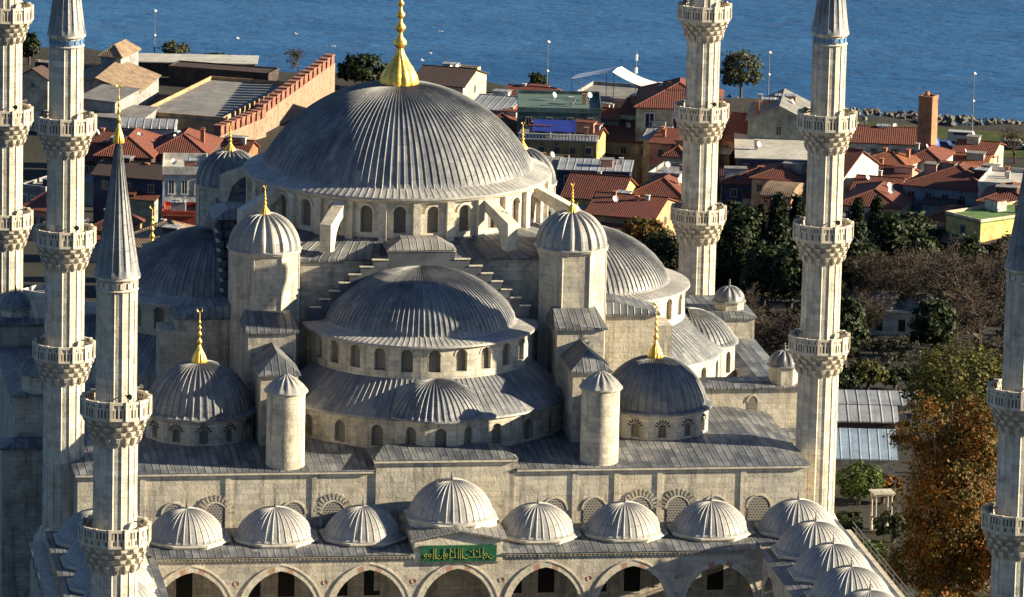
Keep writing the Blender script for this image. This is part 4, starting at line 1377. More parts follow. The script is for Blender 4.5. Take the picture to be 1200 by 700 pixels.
hs('L6a', 'red hip-roofed house behind the tall gold spire tip, left one of the pair', 'dark', 'red', 'hip', rise=2.0, wins=(3, 1), annex=1)
hs('L6b', 'red hip-roofed house with a tall chimney stack, right one of the pair', 'dark', 'red', 'hip', rise=2.0, wins=(2, 1), chim=[(2.5, 5, 1.8)], annex=2)
hs('L7', 'long blue-grey barrel-roofed hall below the concrete terrace', 'bluegrey', 'zinc', 'barrel', name='barrel_hall', cat='hall', rise=.9, wins=(0, 0), side=(0, 0), clutter=0)
hs('L8', 'pale grey mansion with tall white-framed windows and a heavy cornice', 'white', 'pale', 'flat', name='mansion', cat='house', wins=(3, 2), ww=.75, wh=1.9, over=1.2, parapet=.9, bright=True)
hs('L8b', 'dark brown roofed house joining the pale mansion to the merlon wall', 'dark', 'dark', 'hip', rise=1.2, wins=(3, 1), annex=1)
hs('L9', 'low orange-red block in front of the pale mansion', 'red', 'orange', 'flat', name='outbuilding', cat='outbuilding', wins=(0, 0), side=(0, 0))
hs('L11', 'tan hip-roofed house just behind the left half dome', 'tanbrick', 'tan', 'hip', rise=2.2, wins=(3, 1), annex=1)
hs('L11b', 'small brown-roofed house right of the short minaret spire', 'tanbrick', 'brown', 'hip', rise=1.3, wins=(2, 1))
hs('L20', 'dark timber-walled house under the red hip roofs, left of the pale mansion', 'navy', 'dark', 'gable', rise=1.2, wins=(3, 1), annex=2)
hs('L22', 'rusty brown roof left of the short minaret spire, right of the tall one', 'tanbrick', 'brown', 'hip', rise=1.4, wins=(2, 1), annex=1)
hs('L23', 'grey-tan low roof behind the short minaret spire', 'tanbrick', 'tan', 'gable', rise=1.2, wins=(2, 1), annex=1)
hs('L24', 'low brick-roofed house at the foot of the lower merlon wall', 'brick', 'brown', 'gable', rise=1.2, wins=(2, 1))
hs('L25', 'dark red roofed house between the spire tip and the second minaret', 'dark', 'red', 'gable', rise=1.5, wins=(3, 1), annex=1)
hs('L26', 'low grey lean-to roof between the tan shed and the barrel-roofed hall', 'grey', 'grey', 'shed', name='shed', cat='shed', rise=.7, wins=(0, 0), side=(0, 0), clutter=0)
hs('L27', 'dark flat-roofed block between the concrete terrace and the long low building', 'dark', 'dark', 'flat', name='building', cat='building', wins=(0, 0), side=(0, 0), clutter=0, parapet=.2)
hs('L28', 'brown-roofed house left of the two red hip roofs, beside the second minaret', 'tanbrick', 'brown', 'gable', rise=1.2, wins=(2, 1), annex=1)
hs('M31', 'small pink house squeezed between the teal block and the tent awnings', 'pink', 'red', 'hip', rise=1.1, wins=(2, 2))
hs('M32', 'white-walled house just left of the big cream house', 'white', 'brown', 'gable', rise=1.2, wins=(2, 2))
hs('M33', 'cream house with an orange roof below the tent awnings', 'cream', 'orange', 'gable', rise=1.1, wins=(3, 1))
hs('M34', 'small red-roofed house touching the left side of the rear minaret', 'cream', 'red', 'hip', rise=1.1, wins=(2, 1))
hs('R48', 'red-roofed white house between the rear minaret and the grey-green gable', 'white', 'red', 'gable', rise=1.2, wins=(2, 1))
hs('R49', 'cream house with a rusty roof left of the front minaret, below the pale lean-to', 'cream', 'red', 'hip', rise=1.2, wins=(3, 1))
hs('R50', 'pink house with a red roof right below the orange hip roof', 'pink', 'red', 'gable', rise=1.1, wins=(3, 1))
hs('R51', 'white house with a red roof between the orange roofs', 'white', 'red', 'hip', rise=1.1, wins=(2, 1))
hs('R52', 'red-roofed shore house right of the blue water tank', 'cream', 'red', 'gable', rise=1.0, wins=(2, 1))
hs('R53', 'cream house with a red roof by the right edge, behind the green roof', 'cream', 'red', 'hip', rise=1.1, wins=(2, 1))
hs('L12', 'grey flat-roofed house with three white windows between the left minarets', 'grey', 'grey', 'flat', wins=(3, 1), wh=1.4, ww=.7, bright=True)
hs('L13', 'pink walled house between the left minarets, below the grey one', 'pink', 'red', 'shed', rise=1, wins=(3, 1))
hs('L14', 'pale flat-roofed house beside a bright red kiosk, between the left minarets', 'white', 'pale', 'flat', wins=(2, 1))
hs('L14b', 'small bright red kiosk between the left minarets', 'red', 'orange', 'flat', name='kiosk', cat='kiosk', wins=(1, 1), side=(0, 0))
hs('M15', 'dark-roofed house on the shore, just right of the great gold finial', 'cream', 'dark', 'gable', rise=1.6, wins=(3, 1))
hs('M15b', 'bare cream wall end standing up at the shore, right of the great finial', 'cream', 'dark', 'flat', name='wall_end', cat='wall', wins=(0, 0), side=(0, 0), parapet=.7, clutter=0)
hs('M16', 'bright red house with a white-edged roof beside the great dome', 'red', 'zinc', 'gable', rise=.9, wins=(2, 1), annex=1)
hs('M16b', 'long red-roofed house with white edges, upper one beside the great dome', 'red', 'red', 'gable', rise=1.4, wins=(2, 1))
hs('M16c', 'dark red house low against the flank of the great dome', 'red', 'brown', 'hip', rise=1.2, wins=(2, 1))
hs('M17', 'teal flat-roofed block behind the white balcony railing', 'teal', 'teal', 'flat', name='apartment_block', cat='building', wins=(4, 2), wh=1.2, clutter=5)
hs('M18', 'ochre house with a long white-railed balcony and blue awning', 'ochre', 'grey', 'flat', name='balcony_house', wins=(5, 1), parapet=0, wh=1.0, clutter=5)
hs('M18b', 'ochre lower house left of the blue-grey flat roof', 'ochre', 'grey', 'flat', wins=(2, 1), parapet=.2, annex=1)
hs('M19', 'narrow house with a sunlit bright yellow end wall', 'yellow', 'brown', 'gable', rise=1.1, wins=(1, 1), side=(0, 0))
hs('M20', 'grey rooftop house carrying the white tent awnings', 'grey', 'grey', 'flat', name='apartment_block', cat='building', wins=(3, 2), clutter=0)
hs('M21', 'big cream house with a red hip roof behind the right rear minaret', 'cream', 'red', 'hip', rise=2.6, wins=(3, 1), ww=1.3, wh=2.2, side=(2, 1), chim=[(4.1, 3, 1.2), (-1.5, 8, 1.0)], bright=True, annex=1, clutter=5)
hs('M23', 'brown-roofed house right of the yellow end wall', 'tanbrick', 'brown', 'gable', rise=1.6, wins=(3, 1), annex=1)
hs('M23b', 'dark brown hip-roofed house left of the ruined brick stump', 'dark', 'brown', 'hip', rise=1.6, wins=(2, 1), annex=1)
hs('M24', 'slim house with a patched red and white end wall', 'pink', 'brown', 'shed', rise=.9, wins=(1, 2), side=(1, 1), annex=1)
hs('M25', 'grey-roofed house with a sunlit cream end wall against the rear minaret', 'cream', 'zinc', 'gable', rise=1.2, wins=(1, 1))
hs('M26', 'dark navy house under a pale blue-grey flat roof', 'navy', 'zinc', 'flat', wins=(4, 1), parapet=0, over=.9, wh=1.1, annex=1)
hs('M27', 'brown-roofed house with a triangular yellow gable', 'yellow', 'brown', 'gable', rise=2.2, wins=(3, 1), side=(0, 0), annex=1)
hs('M28', 'low brown-roofed house behind the right corner turret', 'tanbrick', 'brown', 'gable', rise=1.6, wins=(3, 1), annex=1, clutter=5)
hs('M28b', 'low house with a pale skylit roof, left of the rear minaret foot', 'cream', 'pale', 'shed', rise=.8, wins=(2, 1))
hs('M29', 'brown hip-roofed house left of the rear minaret, beside the yellow gable', 'pink', 'brown', 'hip', rise=1.7, wins=(3, 1), annex=1)
hs('M30', 'small grey flat-roofed house close to the rear minaret shaft', 'grey', 'grey', 'flat', wins=(2, 1))
hs('R31', 'large grey-green gabled house with a single dark window', 'greygreen', 'grey', 'gablef', rise=2.1, wins=(1, 1), ww=.8, wh=1.3, side=(2, 1), chim=[(-3.2, 1, 1.6)], clutter=5)
hs('R32', 'house with a pale lean-to roof over dark walls, below the grey-green gable', 'navy', 'pale', 'shed', rise=1.0, wins=(4, 1), annex=1)
hs('R33', 'low brown hip-roofed house below the pale lean-to', 'navy', 'brown', 'hip', rise=1.2, wins=(3, 1), annex=2)
hs('R34', 'arched brick ruin standing above the dark evergreens', 'tanbrick', 'tan', 'barrel', name='brick_ruin', cat='ruin', rise=1.4, wins=(0, 0), side=(0, 0), clutter=0)
hs('R35', 'dark red-roofed house tucked behind the rear minaret, right side', 'pink', 'brown', 'gable', rise=1.6, wins=(2, 1), annex=1)
hs('R36', 'brown-roofed house with a tall white sunlit gable, right of the front minaret', 'white', 'brown', 'gable', rise=2.6, wins=(2, 1), side=(0, 0))
hs('R37', 'long dark red roof on the shore, left of the brick chimney tower', 'white', 'brown', 'gable', rise=1.3, wins=(4, 1), side=(1, 1), annex=2)
hs('R37b', 'small white house touching the brick chimney tower', 'white', 'dark', 'shed', rise=.6, wins=(2, 1), side=(0, 0))
hs('R38', 'small house with a bright orange hip roof', 'white', 'orange', 'hip', rise=1.0, wins=(3, 1), annex=1)
hs('R40', 'orange-roofed house right of the brick chimney tower', 'tanbrick', 'orange', 'gable', rise=1.1, wins=(3, 1), annex=1)
hs('R41', 'long blue-grey house with a dark red hip roof and a row of windows', 'bluegrey', 'brown', 'hip', rise=2.0, wins=(5, 1), ww=.9, wh=1.3, chim=[(-1.5, 6, 1.3)], annex=2, clutter=5)
hs('R42', 'blue-grey house with white-framed windows at the right edge', 'bluegrey', 'brown', 'hip', rise=1.1, wins=(3, 1), ww=1.2, wh=1.4, bright=True)
hs('R43', 'pale flat-roofed house behind the white-framed windows at right', 'white', 'pale', 'flat', wins=(3, 1), parapet=.6)
hs('R44', 'rusty brown tiled house with a cream end wall, above the cypresses', 'cream', 'brown', 'hip', rise=1.4, wins=(3, 1), annex=1)
hs('R44b', 'low rusty brown roof in front of the small orange-roofed house', 'tanbrick', 'brown', 'gable', rise=1.2, wins=(2, 1), annex=1)
hs('R45', 'small dark red roof below the long blue-grey house', 'pink', 'red', 'hip', rise=1.0, wins=(2, 1), annex=1)
hs('R46', 'house with a mossy green roof and a bright yellow side wall', 'yellow', 'green', 'flat', wins=(1, 1), side=(0, 0), parapet=.35, topw='cream')
hs('R47', 'low black-roofed house in front of the green roof', 'dark', 'dark', 'shed', rise=.8, wins=(0, 0), side=(0, 0))
hs('S1', 'low building with a blue sheet-metal roof beside the front minaret', 'grey', 'blue', 'shed', name='outbuilding', cat='building', group=None, rise=1.6, wins=(0, 0), side=(0, 0), clutter=0)
hs('S2', 'long low building with a grey flat roof, behind the blue sheet roof', 'cream', 'zinc', 'shed', name='long_building', cat='building', group=None, rise=.5, wins=(6, 1), side=(0, 0), ww=.6, wh=.7, clutter=0)
hs('S3', 'narrow lead-roofed gallery between the grey and the blue roofs', 'dark', 'zinc', 'shed', name='gallery', cat='building', group=None, rise=.9, wins=(0, 0), side=(0, 0), clutter=0)

def balcony(pos, n=24):
    x, y, z, yaw, L, D, H = pos
    T_ = thing('balcony_railing', 'long white balustrade along the ochre house terrace', 'railing', (0, 0, 0))
    mb = MB(); h = L / 2
    mb.box(-h, h, -.22, -.06, H + .95, H + 1.07); mb.box(-h, h, -.22, -.06, H + .17, H + .27)
    mb.build('rail', M['frame'], T_)
    for i in range(n):
        mb = MB(); xx = -h + L * (i + .5) / n
        mb.box(xx - .09, xx + .09, -.2, -.08, H + .271, H + .949)
        mb.build('baluster', M['frame'], T_)
    T_.location = (x, y, z); T_.rotation_euler = (0, 0, R(yaw))
balcony(CP['M18'])
x, y, z, yaw, L, D, H = CP['M18']
T_ = thing('awning', 'deep blue awning above the ochre house terrace', 'awning', (0, 0, 0))
M['tarp'] = mat_plain('blue_canvas', (.012, .03, .22), .7, .25, 1)
mb = MB(); rows = []
for i in range(7):
    u = -3.6 + 6.0 * i / 6
    rows.append([(u, 1.0, H + 1.2 + .08 * math.sin(i * 2.1)), (u, 3.0, H + 1.75 - .15 * (i % 2)), (u, 4.6, H + 2.2)])
mb.grid(rows); mb.grid([[Vector(p) - Vector((0, 0, .04)) for p in r][::-1] for r in rows]); mb.build('canvas', M['tarp'], T_, smooth=60)
for u in (-3.6, -.6, 2.4):
    mb = MB(); mb.tube([(u, 1.05, H + .16), (u, 1.05, H + 1.18)], .04, 6); mb.build('post', M['iron'], T_)
T_.location = (x, y, z); T_.rotation_euler = (0, 0, R(yaw))
# tent awnings
x, y, z, yaw, L, D, H = CP['M20']
for nm, lab, mt, du, col_, sg_ in (('tent_awning', 'pale blue tent roof, left slope of the rooftop awnings', 'a', -2.4, (.62, .68, .78), -1), ('tent_awning', 'white sagging tent roof, right slope of the rooftop awnings', 'b', 2.4, (.66, .62, .55), 1)):
    T_ = thing(nm, lab, 'awning', (0, 0, 0))
    mm = mat_plain('canvas_' + ('blue' if sg_ < 0 else 'white'), col_, .75, .15, .8)
    rows = []
    for i in range(9):
        f_ = i / 8
        sag = -.3 * math.sin(PI * f_) * (1 if sg_ > 0 else .2)
        rows.append([(1.3 + sg_ * (.1 + 5.6 * f_), .2 + 5 * j, H + 4.6 - (1.5 if sg_ < 0 else 2.0) * f_ + sag - .4 * abs(j - .5)) for j in (0, .25, .5, .75, 1)])
    mb = MB(); mb.grid(rows if sg_ > 0 else [r[::-1] for r in rows]); mb.grid([[Vector(p) - Vector((0, 0, .05)) for p in (r[::-1] if sg_ > 0 else r)] for r in rows])
    mb.build('canvas', mm, T_, smooth=60)
    for a_, b_ in ((5.5, .25), (5.5, 5.15), (.3, .25)):
        mb = MB(); mb.tube([(1.3 + sg_ * a_, b_, H - 1), (1.3 + sg_ * a_, b_, H + ((3.0 if sg_ < 0 else 2.4) if a_ > 1 else 4.3))], .05, 6); mb.build('post', M['iron'], T_)
    T_.location = (x + du * .1, y, z); T_.rotation_euler = (0, 0, R(yaw))
# brick chimney tower
x, y, z, yaw, L, D, H = CP['R39']
T_ = thing('chimney_tower', 'tall square brick chimney on the shore, right side sunlit', 'chimney', (0, 0, 0))
M['bricks'] = mat_stone('brickwork', (.34, .17, .10), (.24, .12, .075), (.09, .06, .05), (.25, .15, .1), .5, .2, .5, (.48, .25, .12))
mb = MB()
rows = [[(sx * k, sy * k + 1, zz) for sx, sy in ((-1, -1), (1, -1), (1, 1), (-1, 1))] for k, zz in ((1.15, -3), (1.05, H - .7), (1.1, H - .6), (1.1, H), (.8, H + .01))]
mb.grid(rows, None, 0, True); mb.build('stack', M['bricks'], T_)
mb = MB(); mb.lathe([(.35, H), (.35, H + .5), (.2, H + .55)], -.2, 1, 10); mb.build('pot', M['chimney'], T_)
T_.location = (x, y, z); T_.rotation_euler = (0, 0, R(yaw))
# ruined brick stump
x, y, z, yaw, L, D, H = CP['M22']
mb = MB(); rr = random.Random(3)
N = 7
top = [[H + rr.uniform(-1.1, .5) for j in range(N)] for i in range(N)]
rows = [[(-1.3 + 2.6 * i / (N - 1), 2.6 * j / (N - 1), top[i][j]) for j in range(N)] for i in range(N)]
mb.grid([r[::-1] for r in rows][::-1])
rim = [rows[i][0] for i in range(N)] + [rows[N - 1][j] for j in range(1, N)] + [rows[i][N - 1] for i in range(N - 2, -1, -1)] + [rows[0][j] for j in range(N - 2, 0, -1)]
mb.grid([[(a, b, -4) for a, b, c in rim], rim], None, 0, True)
o = mb.build('brick_stump', M['bricks'], None); o.location = (x, y, z); o.rotation_euler = (0, 0, R(-40))
tag(o, 'ruined orange brick stump left of the big cream house', 'ruin')
# old wall with red merlons
def merlon_wall(label, A, B, hA, hB, n, dx=0):
    """A, B ground ends; a row of tall brick merlons on a tan wall"""
    A, B = Vector(A), Vector(B)
    T_ = thing('merlon_wall', label, 'wall', (0, 0, 0), None)
    d = (B - A); d.z = 0; L = d.length; T = d / L; Nn = Vector((T.y, -T.x, 0)); Z = Vector((0, 0, 1))
    mb = MB()
    P = lambda u, z, s_: A + T * u + Nn * s_ + Z * z
    zl = lambda u: (B.z - A.z) * u / L
    ht = lambda u: hA + (hB - hA) * u / L
    for i in range(n):
        u0, u1 = L * i / n, L * (i + 1) / n
        zt = max(zl(u0) + ht(u0), zl(u1) + ht(u1)) if False else zl((u0 + u1) / 2) + ht((u0 + u1) / 2)
        for s_ in (1, -1):
            q = [P(u0, -6, .55 * s_), P(u1, -6, .55 * s_), P(u1, zt, .55 * s_), P(u0, zt, .55 * s_)]
            mb.face(q if s_ > 0 else q[::-1])
        mb.face([P(u0, zt, .55), P(u1, zt, .55), P(u1, zt, -.55), P(u0, zt, -.55)])
        mb.face([P(u0, -6, -.55), P(u0, -6, .55), P(u0, zt, .55), P(u0, zt, -.55)])
        mb.face([P(u1, -6, .55), P(u1, -6, -.55), P(u1, zt, -.55), P(u1, zt, .55)])
    mb.build('wall', M['wallstone'], T_)
    for i in range(n):
        u0 = L * (i + .08) / n; u1 = L * (i + .72) / n
        um = (u0 + u1) / 2; z0 = zl(L * (i + .5) / n) + ht(L * (i + .5) / n)
        mb = MB()
        mb.obox(P(um, z0 + .65, 0), T, -Nn, (u1 - u0) / 2, .62, .65, 0)
        mb.obox(P(um, z0 + 1.4, 0), T, -Nn, (u1 - u0) / 2 + .08, .72, .1, 1)
        mb.build('merlon', [M['merlon'], M['merlon']], T_)
    return T_
M['wallstone'] = mat_stone('old_wall_masonry', (.31, .225, .17), (.23, .17, .13), (.11, .085, .07), (.22, .165, .125), .6, .3, .8, (.38, .22, .15))
M['merlon'] = mat_plain('merlon_brick', (.25, .115, .085), .9, .55, 1.2)
merlon_wall('long tan wall crowned with red brick merlons, climbing towards the shore', (29.5, 403.5, -31.5), (44.3, 435.8, -31.5), 3.0, 5.2, 16)
merlon_wall('lower shorter wall with red brick merlons, nearer the pale mansion', (22.0, 391.3, -31.5), (30.0, 402.0, -31.5), 2.2, 3.0, 9)

T_ = thing('brick_turret', 'slim brick turret with a pale pointed cap, left of the orange-red block', 'turret', (0, 0, 0))
mb = MB(); mb.lathe([(.75, -3), (.75, 3.2), (.95, 3.3), (.95, 3.5), (.3, 3.5)], 0, 0, 8); mb.build('shaft', M['bricks'], T_)
mb = MB(); mb.lathe([(.9, 3.5), (.55, 4.1), (.18, 5.2), (0, 5.6)], 0, 0, 8); mb.build('cap', M['trim'], T_)
T_.location = (7.5, 333.6, -29.2)

# small dome-roofed stone hall among the trees
def domed_hall(pos):
    x, y, z = pos
    T_ = thing('domed_hall', 'low stone hall with two small lead domes below the bare trees', 'building', (0, 0, 0))
    mb = MB(); mb.box(-4.2, 4.2, 0, 4.4, -4, 2.6); mb.build('wall', M['stone_dark'], T_)
    mb = MB(); mb.box(-4.4, 4.4, -.2, 4.6, 2.6, 2.8); mb.build('eaves', M['trim'], T_)
    for cx_ in (-2.05, 2.05):
        mb = MB(); mb.lathe([(1.95, 2.801), (1.95, 3.2)], cx_, 2.2, 8, rot=PI / 8); d = mb.build('dome_drum', M['stone_dark'], T_)
        mb = MB(); ribbed(mb, [(2.02, 3.15)] + cap_profile(1.85, 3.25, 1.35, 8, .1), cx_, 2.2, 20, .05); mb.build('dome', M['dome'], d, smooth=28)
    for i in range(3):
        mb = MB(); mb.box(-3 + i * 2.6, -2.2 + i * 2.6, -.03, -.002, .4, 1.8); mb.build('window', M['dark'], T_)
    T_.location = (x, y, z); T_.rotation_euler = (0, 0, R(-14))
domed_hall((79.5, 182, -13.2))
# pale marble canopy right of the arcade
T_ = thing('ablution_canopy', 'pale stone canopy on slim columns beside the arcade wall', 'canopy', (0, 0, 0))
mb = MB(); mb.box(-.95, .95, -.8, .8, 2.6, 2.75); mb.box(-1.05, 1.05, -.9, .9, 2.75, 2.87); mb.build('roof', M['stone_dark'], T_)
for a_ in (-.75, .75):
    for b_ in (-.62, .62):
        mb = MB(); mb.lathe([(.16, -4), (.16, .2), (.09, .3), (.085, 2.45), (.15, 2.6)], a_, b_, 10); mb.build('column', M['stone_dark'], T_, smooth=40)
T_.location = (47.6, 44, .4); T_.rotation_euler = (0, 0, R(5))

# ================================================================== MASTS, BIRDS, CARS
def mast(label, pos, h, lean=0):
    T_ = thing('light_mast', label, 'light mast', (0, 0, 0), 'light masts along the shore')
    mb = MB(); mb.tube([(0, 0, -1), (0, 0, h * .5), (lean, 0, h)], [.11, .08, .045], 6); mb.build('pole', M['iron'], T_)
    for zz, rr in ((h, .34), (h * .52, .26)):
        mb = MB()
        mb.lathe([(0, zz - .12), (rr, zz - .1), (rr * 1.05, zz + .05), (rr * .4, zz + .2), (0, zz + .24)], lean * (zz / h) ** 2, 0, 10)
        mb.build('lamp_head', M['frame'], T_)
    T_.location = pos
for lab, pos, h in (('thin shore light mast left of the cream house roofs', (77, 429, -31.5), 9.5), ('thin shore light mast between the two right-hand minarets', (112.4, 432, -31.5), 7.2),
                    ('thin shore light mast over the green park at right', (138.6, 404, -31.5), 8.8), ('thin shore light mast behind the tan shed roofs at left', (19.6, 466, -31.5), 8.2)):
    mast(lab, pos, h)
T_ = thing('floodlight_mast', 'stout mast with a cluster of floodlights, right of the front minaret', 'light mast', (0, 0, 0))
mb = MB(); mb.tube([(0, 0, -1), (0, 0, 6.2)], [.16, .12], 8); mb.build('pole', M['frame'], T_)
for i in range(8):
    a = PI * 2 * i / 8
    mb = MB(); c_ = Vector((.75 * math.cos(a), .5 * math.sin(a), 6.3 + .8 * (i % 3)))
    mb.tube([(0, 0, 5.9 + .8 * (i % 3)), c_], .04, 5); mb.obox(c_, (math.cos(a), math.sin(a), 0), (-math.sin(a), math.cos(a), 0), .2, .28, .22)
    mb.build('floodlight', M['iron'], T_)
T_.location = (114.5, 372, -30.6)
for lab, pos, hh in (('white antenna post on the tent roof', (81.2, 373.5, -19), 5.4), ('white antenna post on the big cream house', (86.3, 353, -15.6), 5.6)):
    T_ = thing('antenna_post', lab, 'antenna', (0, 0, 0))
    mb = MB(); mb.tube([(0, 0, -2.5), (0, 0, hh)], [.09, .05], 6); mb.build('pole', M['iron'], T_)
    for q in (.45, .8):
        mb = MB(); mb.lathe([(.0, hh * q - .45), (.2, hh * q - .4), (.22, hh * q + .4), (0, hh * q + .5)], 0, 0, 10); mb.build('antenna_panel', M['frame'], T_)
    T_.location = pos
M['feather'] = mat_plain('white_feather', (.85, .84, .82), .7, .08)
def gull(pos, rz, flap):
    mb = MB()
    prof = [(-.28, .0), (-.24, .045), (-.1, .085), (.05, .085), (.16, .055), (.2, .05), (.25, .045), (.3, .012), (.34, 0)]
    rows = [[(a, r * math.cos(2 * PI * j / 8), r * math.sin(2 * PI * j / 8)) for j in range(8)] for a, r in prof]
    mb.grid(rows, None, 0, True)
    for s_ in (-1, 1):
        st = [(.06, .11, -.1), (.30 * 1, .16, -.06), (.62, .06, -.12)]
        pts = [(0, .05), (.32, .05 + .22 * flap), (.72, .05 + .12 * flap)]
        ch = [.13, .11, .02]; sw = [0, .05, -.12]
        up_ = [[(sw[i] + ch[i], s_ * (pts[i][0] + .05), pts[i][1] + .015), (sw[i], s_ * (pts[i][0] + .05), pts[i][1] + .03), (sw[i] - ch[i], s_ * (pts[i][0] + .05), pts[i][1])] for i in range(3)]
        mb.grid(up_ if s_ > 0 else [r[::-1] for r in up_])
        mb.grid([[(x_, y_, z_ - .025) for x_, y_, z_ in r] for r in (up_[::-1] if s_ > 0 else up_)])
    mb.face([(-.26, .03, .01), (-.26, -.03, .01), (-.44, -.09, .015), (-.44, .09, .015)])
    o = mb.build('seagull', M['feather'], None, smooth=60)
    o.scale = (.75, .75, .75); o.location = pos; o.rotation_euler = (R(rnd.uniform(-12, 12)), 0, rz)
    return tag(o, 'small white gull flying high over the blue water', 'seagull', 'gulls flying over the water')
gull((26.4, 405.0, -17.2), R(30), 1.0)
gull((35.1, 405.0, -16.5), R(200), 0.3)
gull((41.0, 405.0, -18.4), R(80), 0.8)
gull((55.4, 405.0, -19.6), R(150), 1.0)
gull((56.9, 405.0, -16.2), R(310), 0.2)
gull((54.2, 405.0, -20.6), R(20), 0.6)

def car(label, pos, rz, colr, van=False):
    T_ = thing('parked_car', label, 'car' if not van else 'van', (0, 0, 0), 'vehicles parked by the shore')
    hh = 1.45 if not van else 2.1
    side = [(-2.1, .35), (2.1, .35), (2.15, .75), (1.25, .95), (.75, hh), (-1.6, hh), (-2.1, .95)] if not van else [(-2.3, .35), (2.3, .35), (2.35, 1.05), (1.9, 1.2), (1.4, hh), (-2.25, hh), (-2.3, 1.0)]
    mb = MB(); mb.prism(side, -.85, .85); mb.build('body', mat_plain('car_paint', colr, .35, .1, 1, .5), T_)
    mb = MB()
    for s_ in (-1, 1): mb.box(-1.4, .8, *sorted((.851 * s_, .865 * s_)), hh - .5, hh - .1)
    mb.build('side_window', M['glass'], T_)
    for a_ in (-1.35, 1.35):
        for b_ in (-.8, .8):
            mb = MB()
            rows = [[(a_ + r * math.cos(q), b_ + w_, .33 + r * math.sin(q)) for q in [2 * PI * j / 14 for j in range(14)]] for r, w_ in ((.001, -.12), (.33, -.12), (.33, .12), (.001, .12))]
            mb.grid(rows, None, 0, True); mb.build('wheel', M['dark'], T_)
    T_.location = pos; T_.rotation_euler = (0, 0, rz)
car('white van parked on the shore park at right', (134.5, 392, -31.4), R(-20), (.4, .4, .4), True)
car('dark blue car parked beside the white van', (130.5, 388, -31.4), R(-25), (.03, .05, .12))
car('silver car parked farther right on the shore park', (141.5, 388, -31.4), R(-15), (.4, .4, .42))
mb = MB(); mb.lathe([(1.2, -3), (1.25, 1.0), (1.1, 1.7), (.7, 2.15), (0, 2.3)], 0, 0, 20)
M['bluepaint'] = mat_plain('blue_paint', (.015, .06, .42), .5, .15, 1)
o = mb.build('water_tank', M['bluepaint'], None, smooth=40); o.location = (126.5, 378, -29.6)
tag(o, 'bright blue round water tank right of the brick chimney tower', 'water tank')
# green park strip and the rocks of the shore
mb = MB(); rows = []
for i in range(24):
    xx = 118 + 5 * i
    ys = shore(xx)
    rows.append([(xx, ys - 40 + 6 * j, tz(xx, ys - 40 + 6 * j) + .05) for j in range(5)])
mb.grid([r[::-1] for r in rows])
t = NT('shore_grass'); p = t.pos()
t.base(t.mix(t.noise(p, .25, 5, .65, .4, .62), (.035, .06, .014), (.085, .08, .042))); t.rough(.95, .1); t.bump(t.noise(p, 4, 4), .08)
M['grass'] = t.m
tag(mb.build('shore_park', M['grass']), None, None, None, 'structure')
mb = MB(); rr = random.Random(8)
for i in range(520):
    xx = rr.uniform(96, 210); yy = shore(xx) + 3 * math.sin(xx * .13) + 2 * math.sin(xx * .31) + rr.uniform(-9, 3)
    s_ = rr.uniform(.2, .6)
    c_ = Vector((xx, yy, max(-33.3, tz(xx, min(yy, shore(xx) - 6)) - max(0, (yy - shore(xx) + 6)) * .2)))
    n_ = [Vector((rr.uniform(-1, 1), rr.uniform(-1, 1), rr.uniform(-1, 1))).normalized() for q in range(2)]
    ax = n_[0]; ay = ax.cross(n_[1]).normalized()
    mb.obox(c_, ax, ay, s_, s_ * .75, s_ * .6)
tag(mb.build('shore_rocks', mat_plain('shore_rock', (.10, .097, .094), .9, .4, .8)), 'pale boulders heaped along the water edge', 'rocks', None, 'stuff')

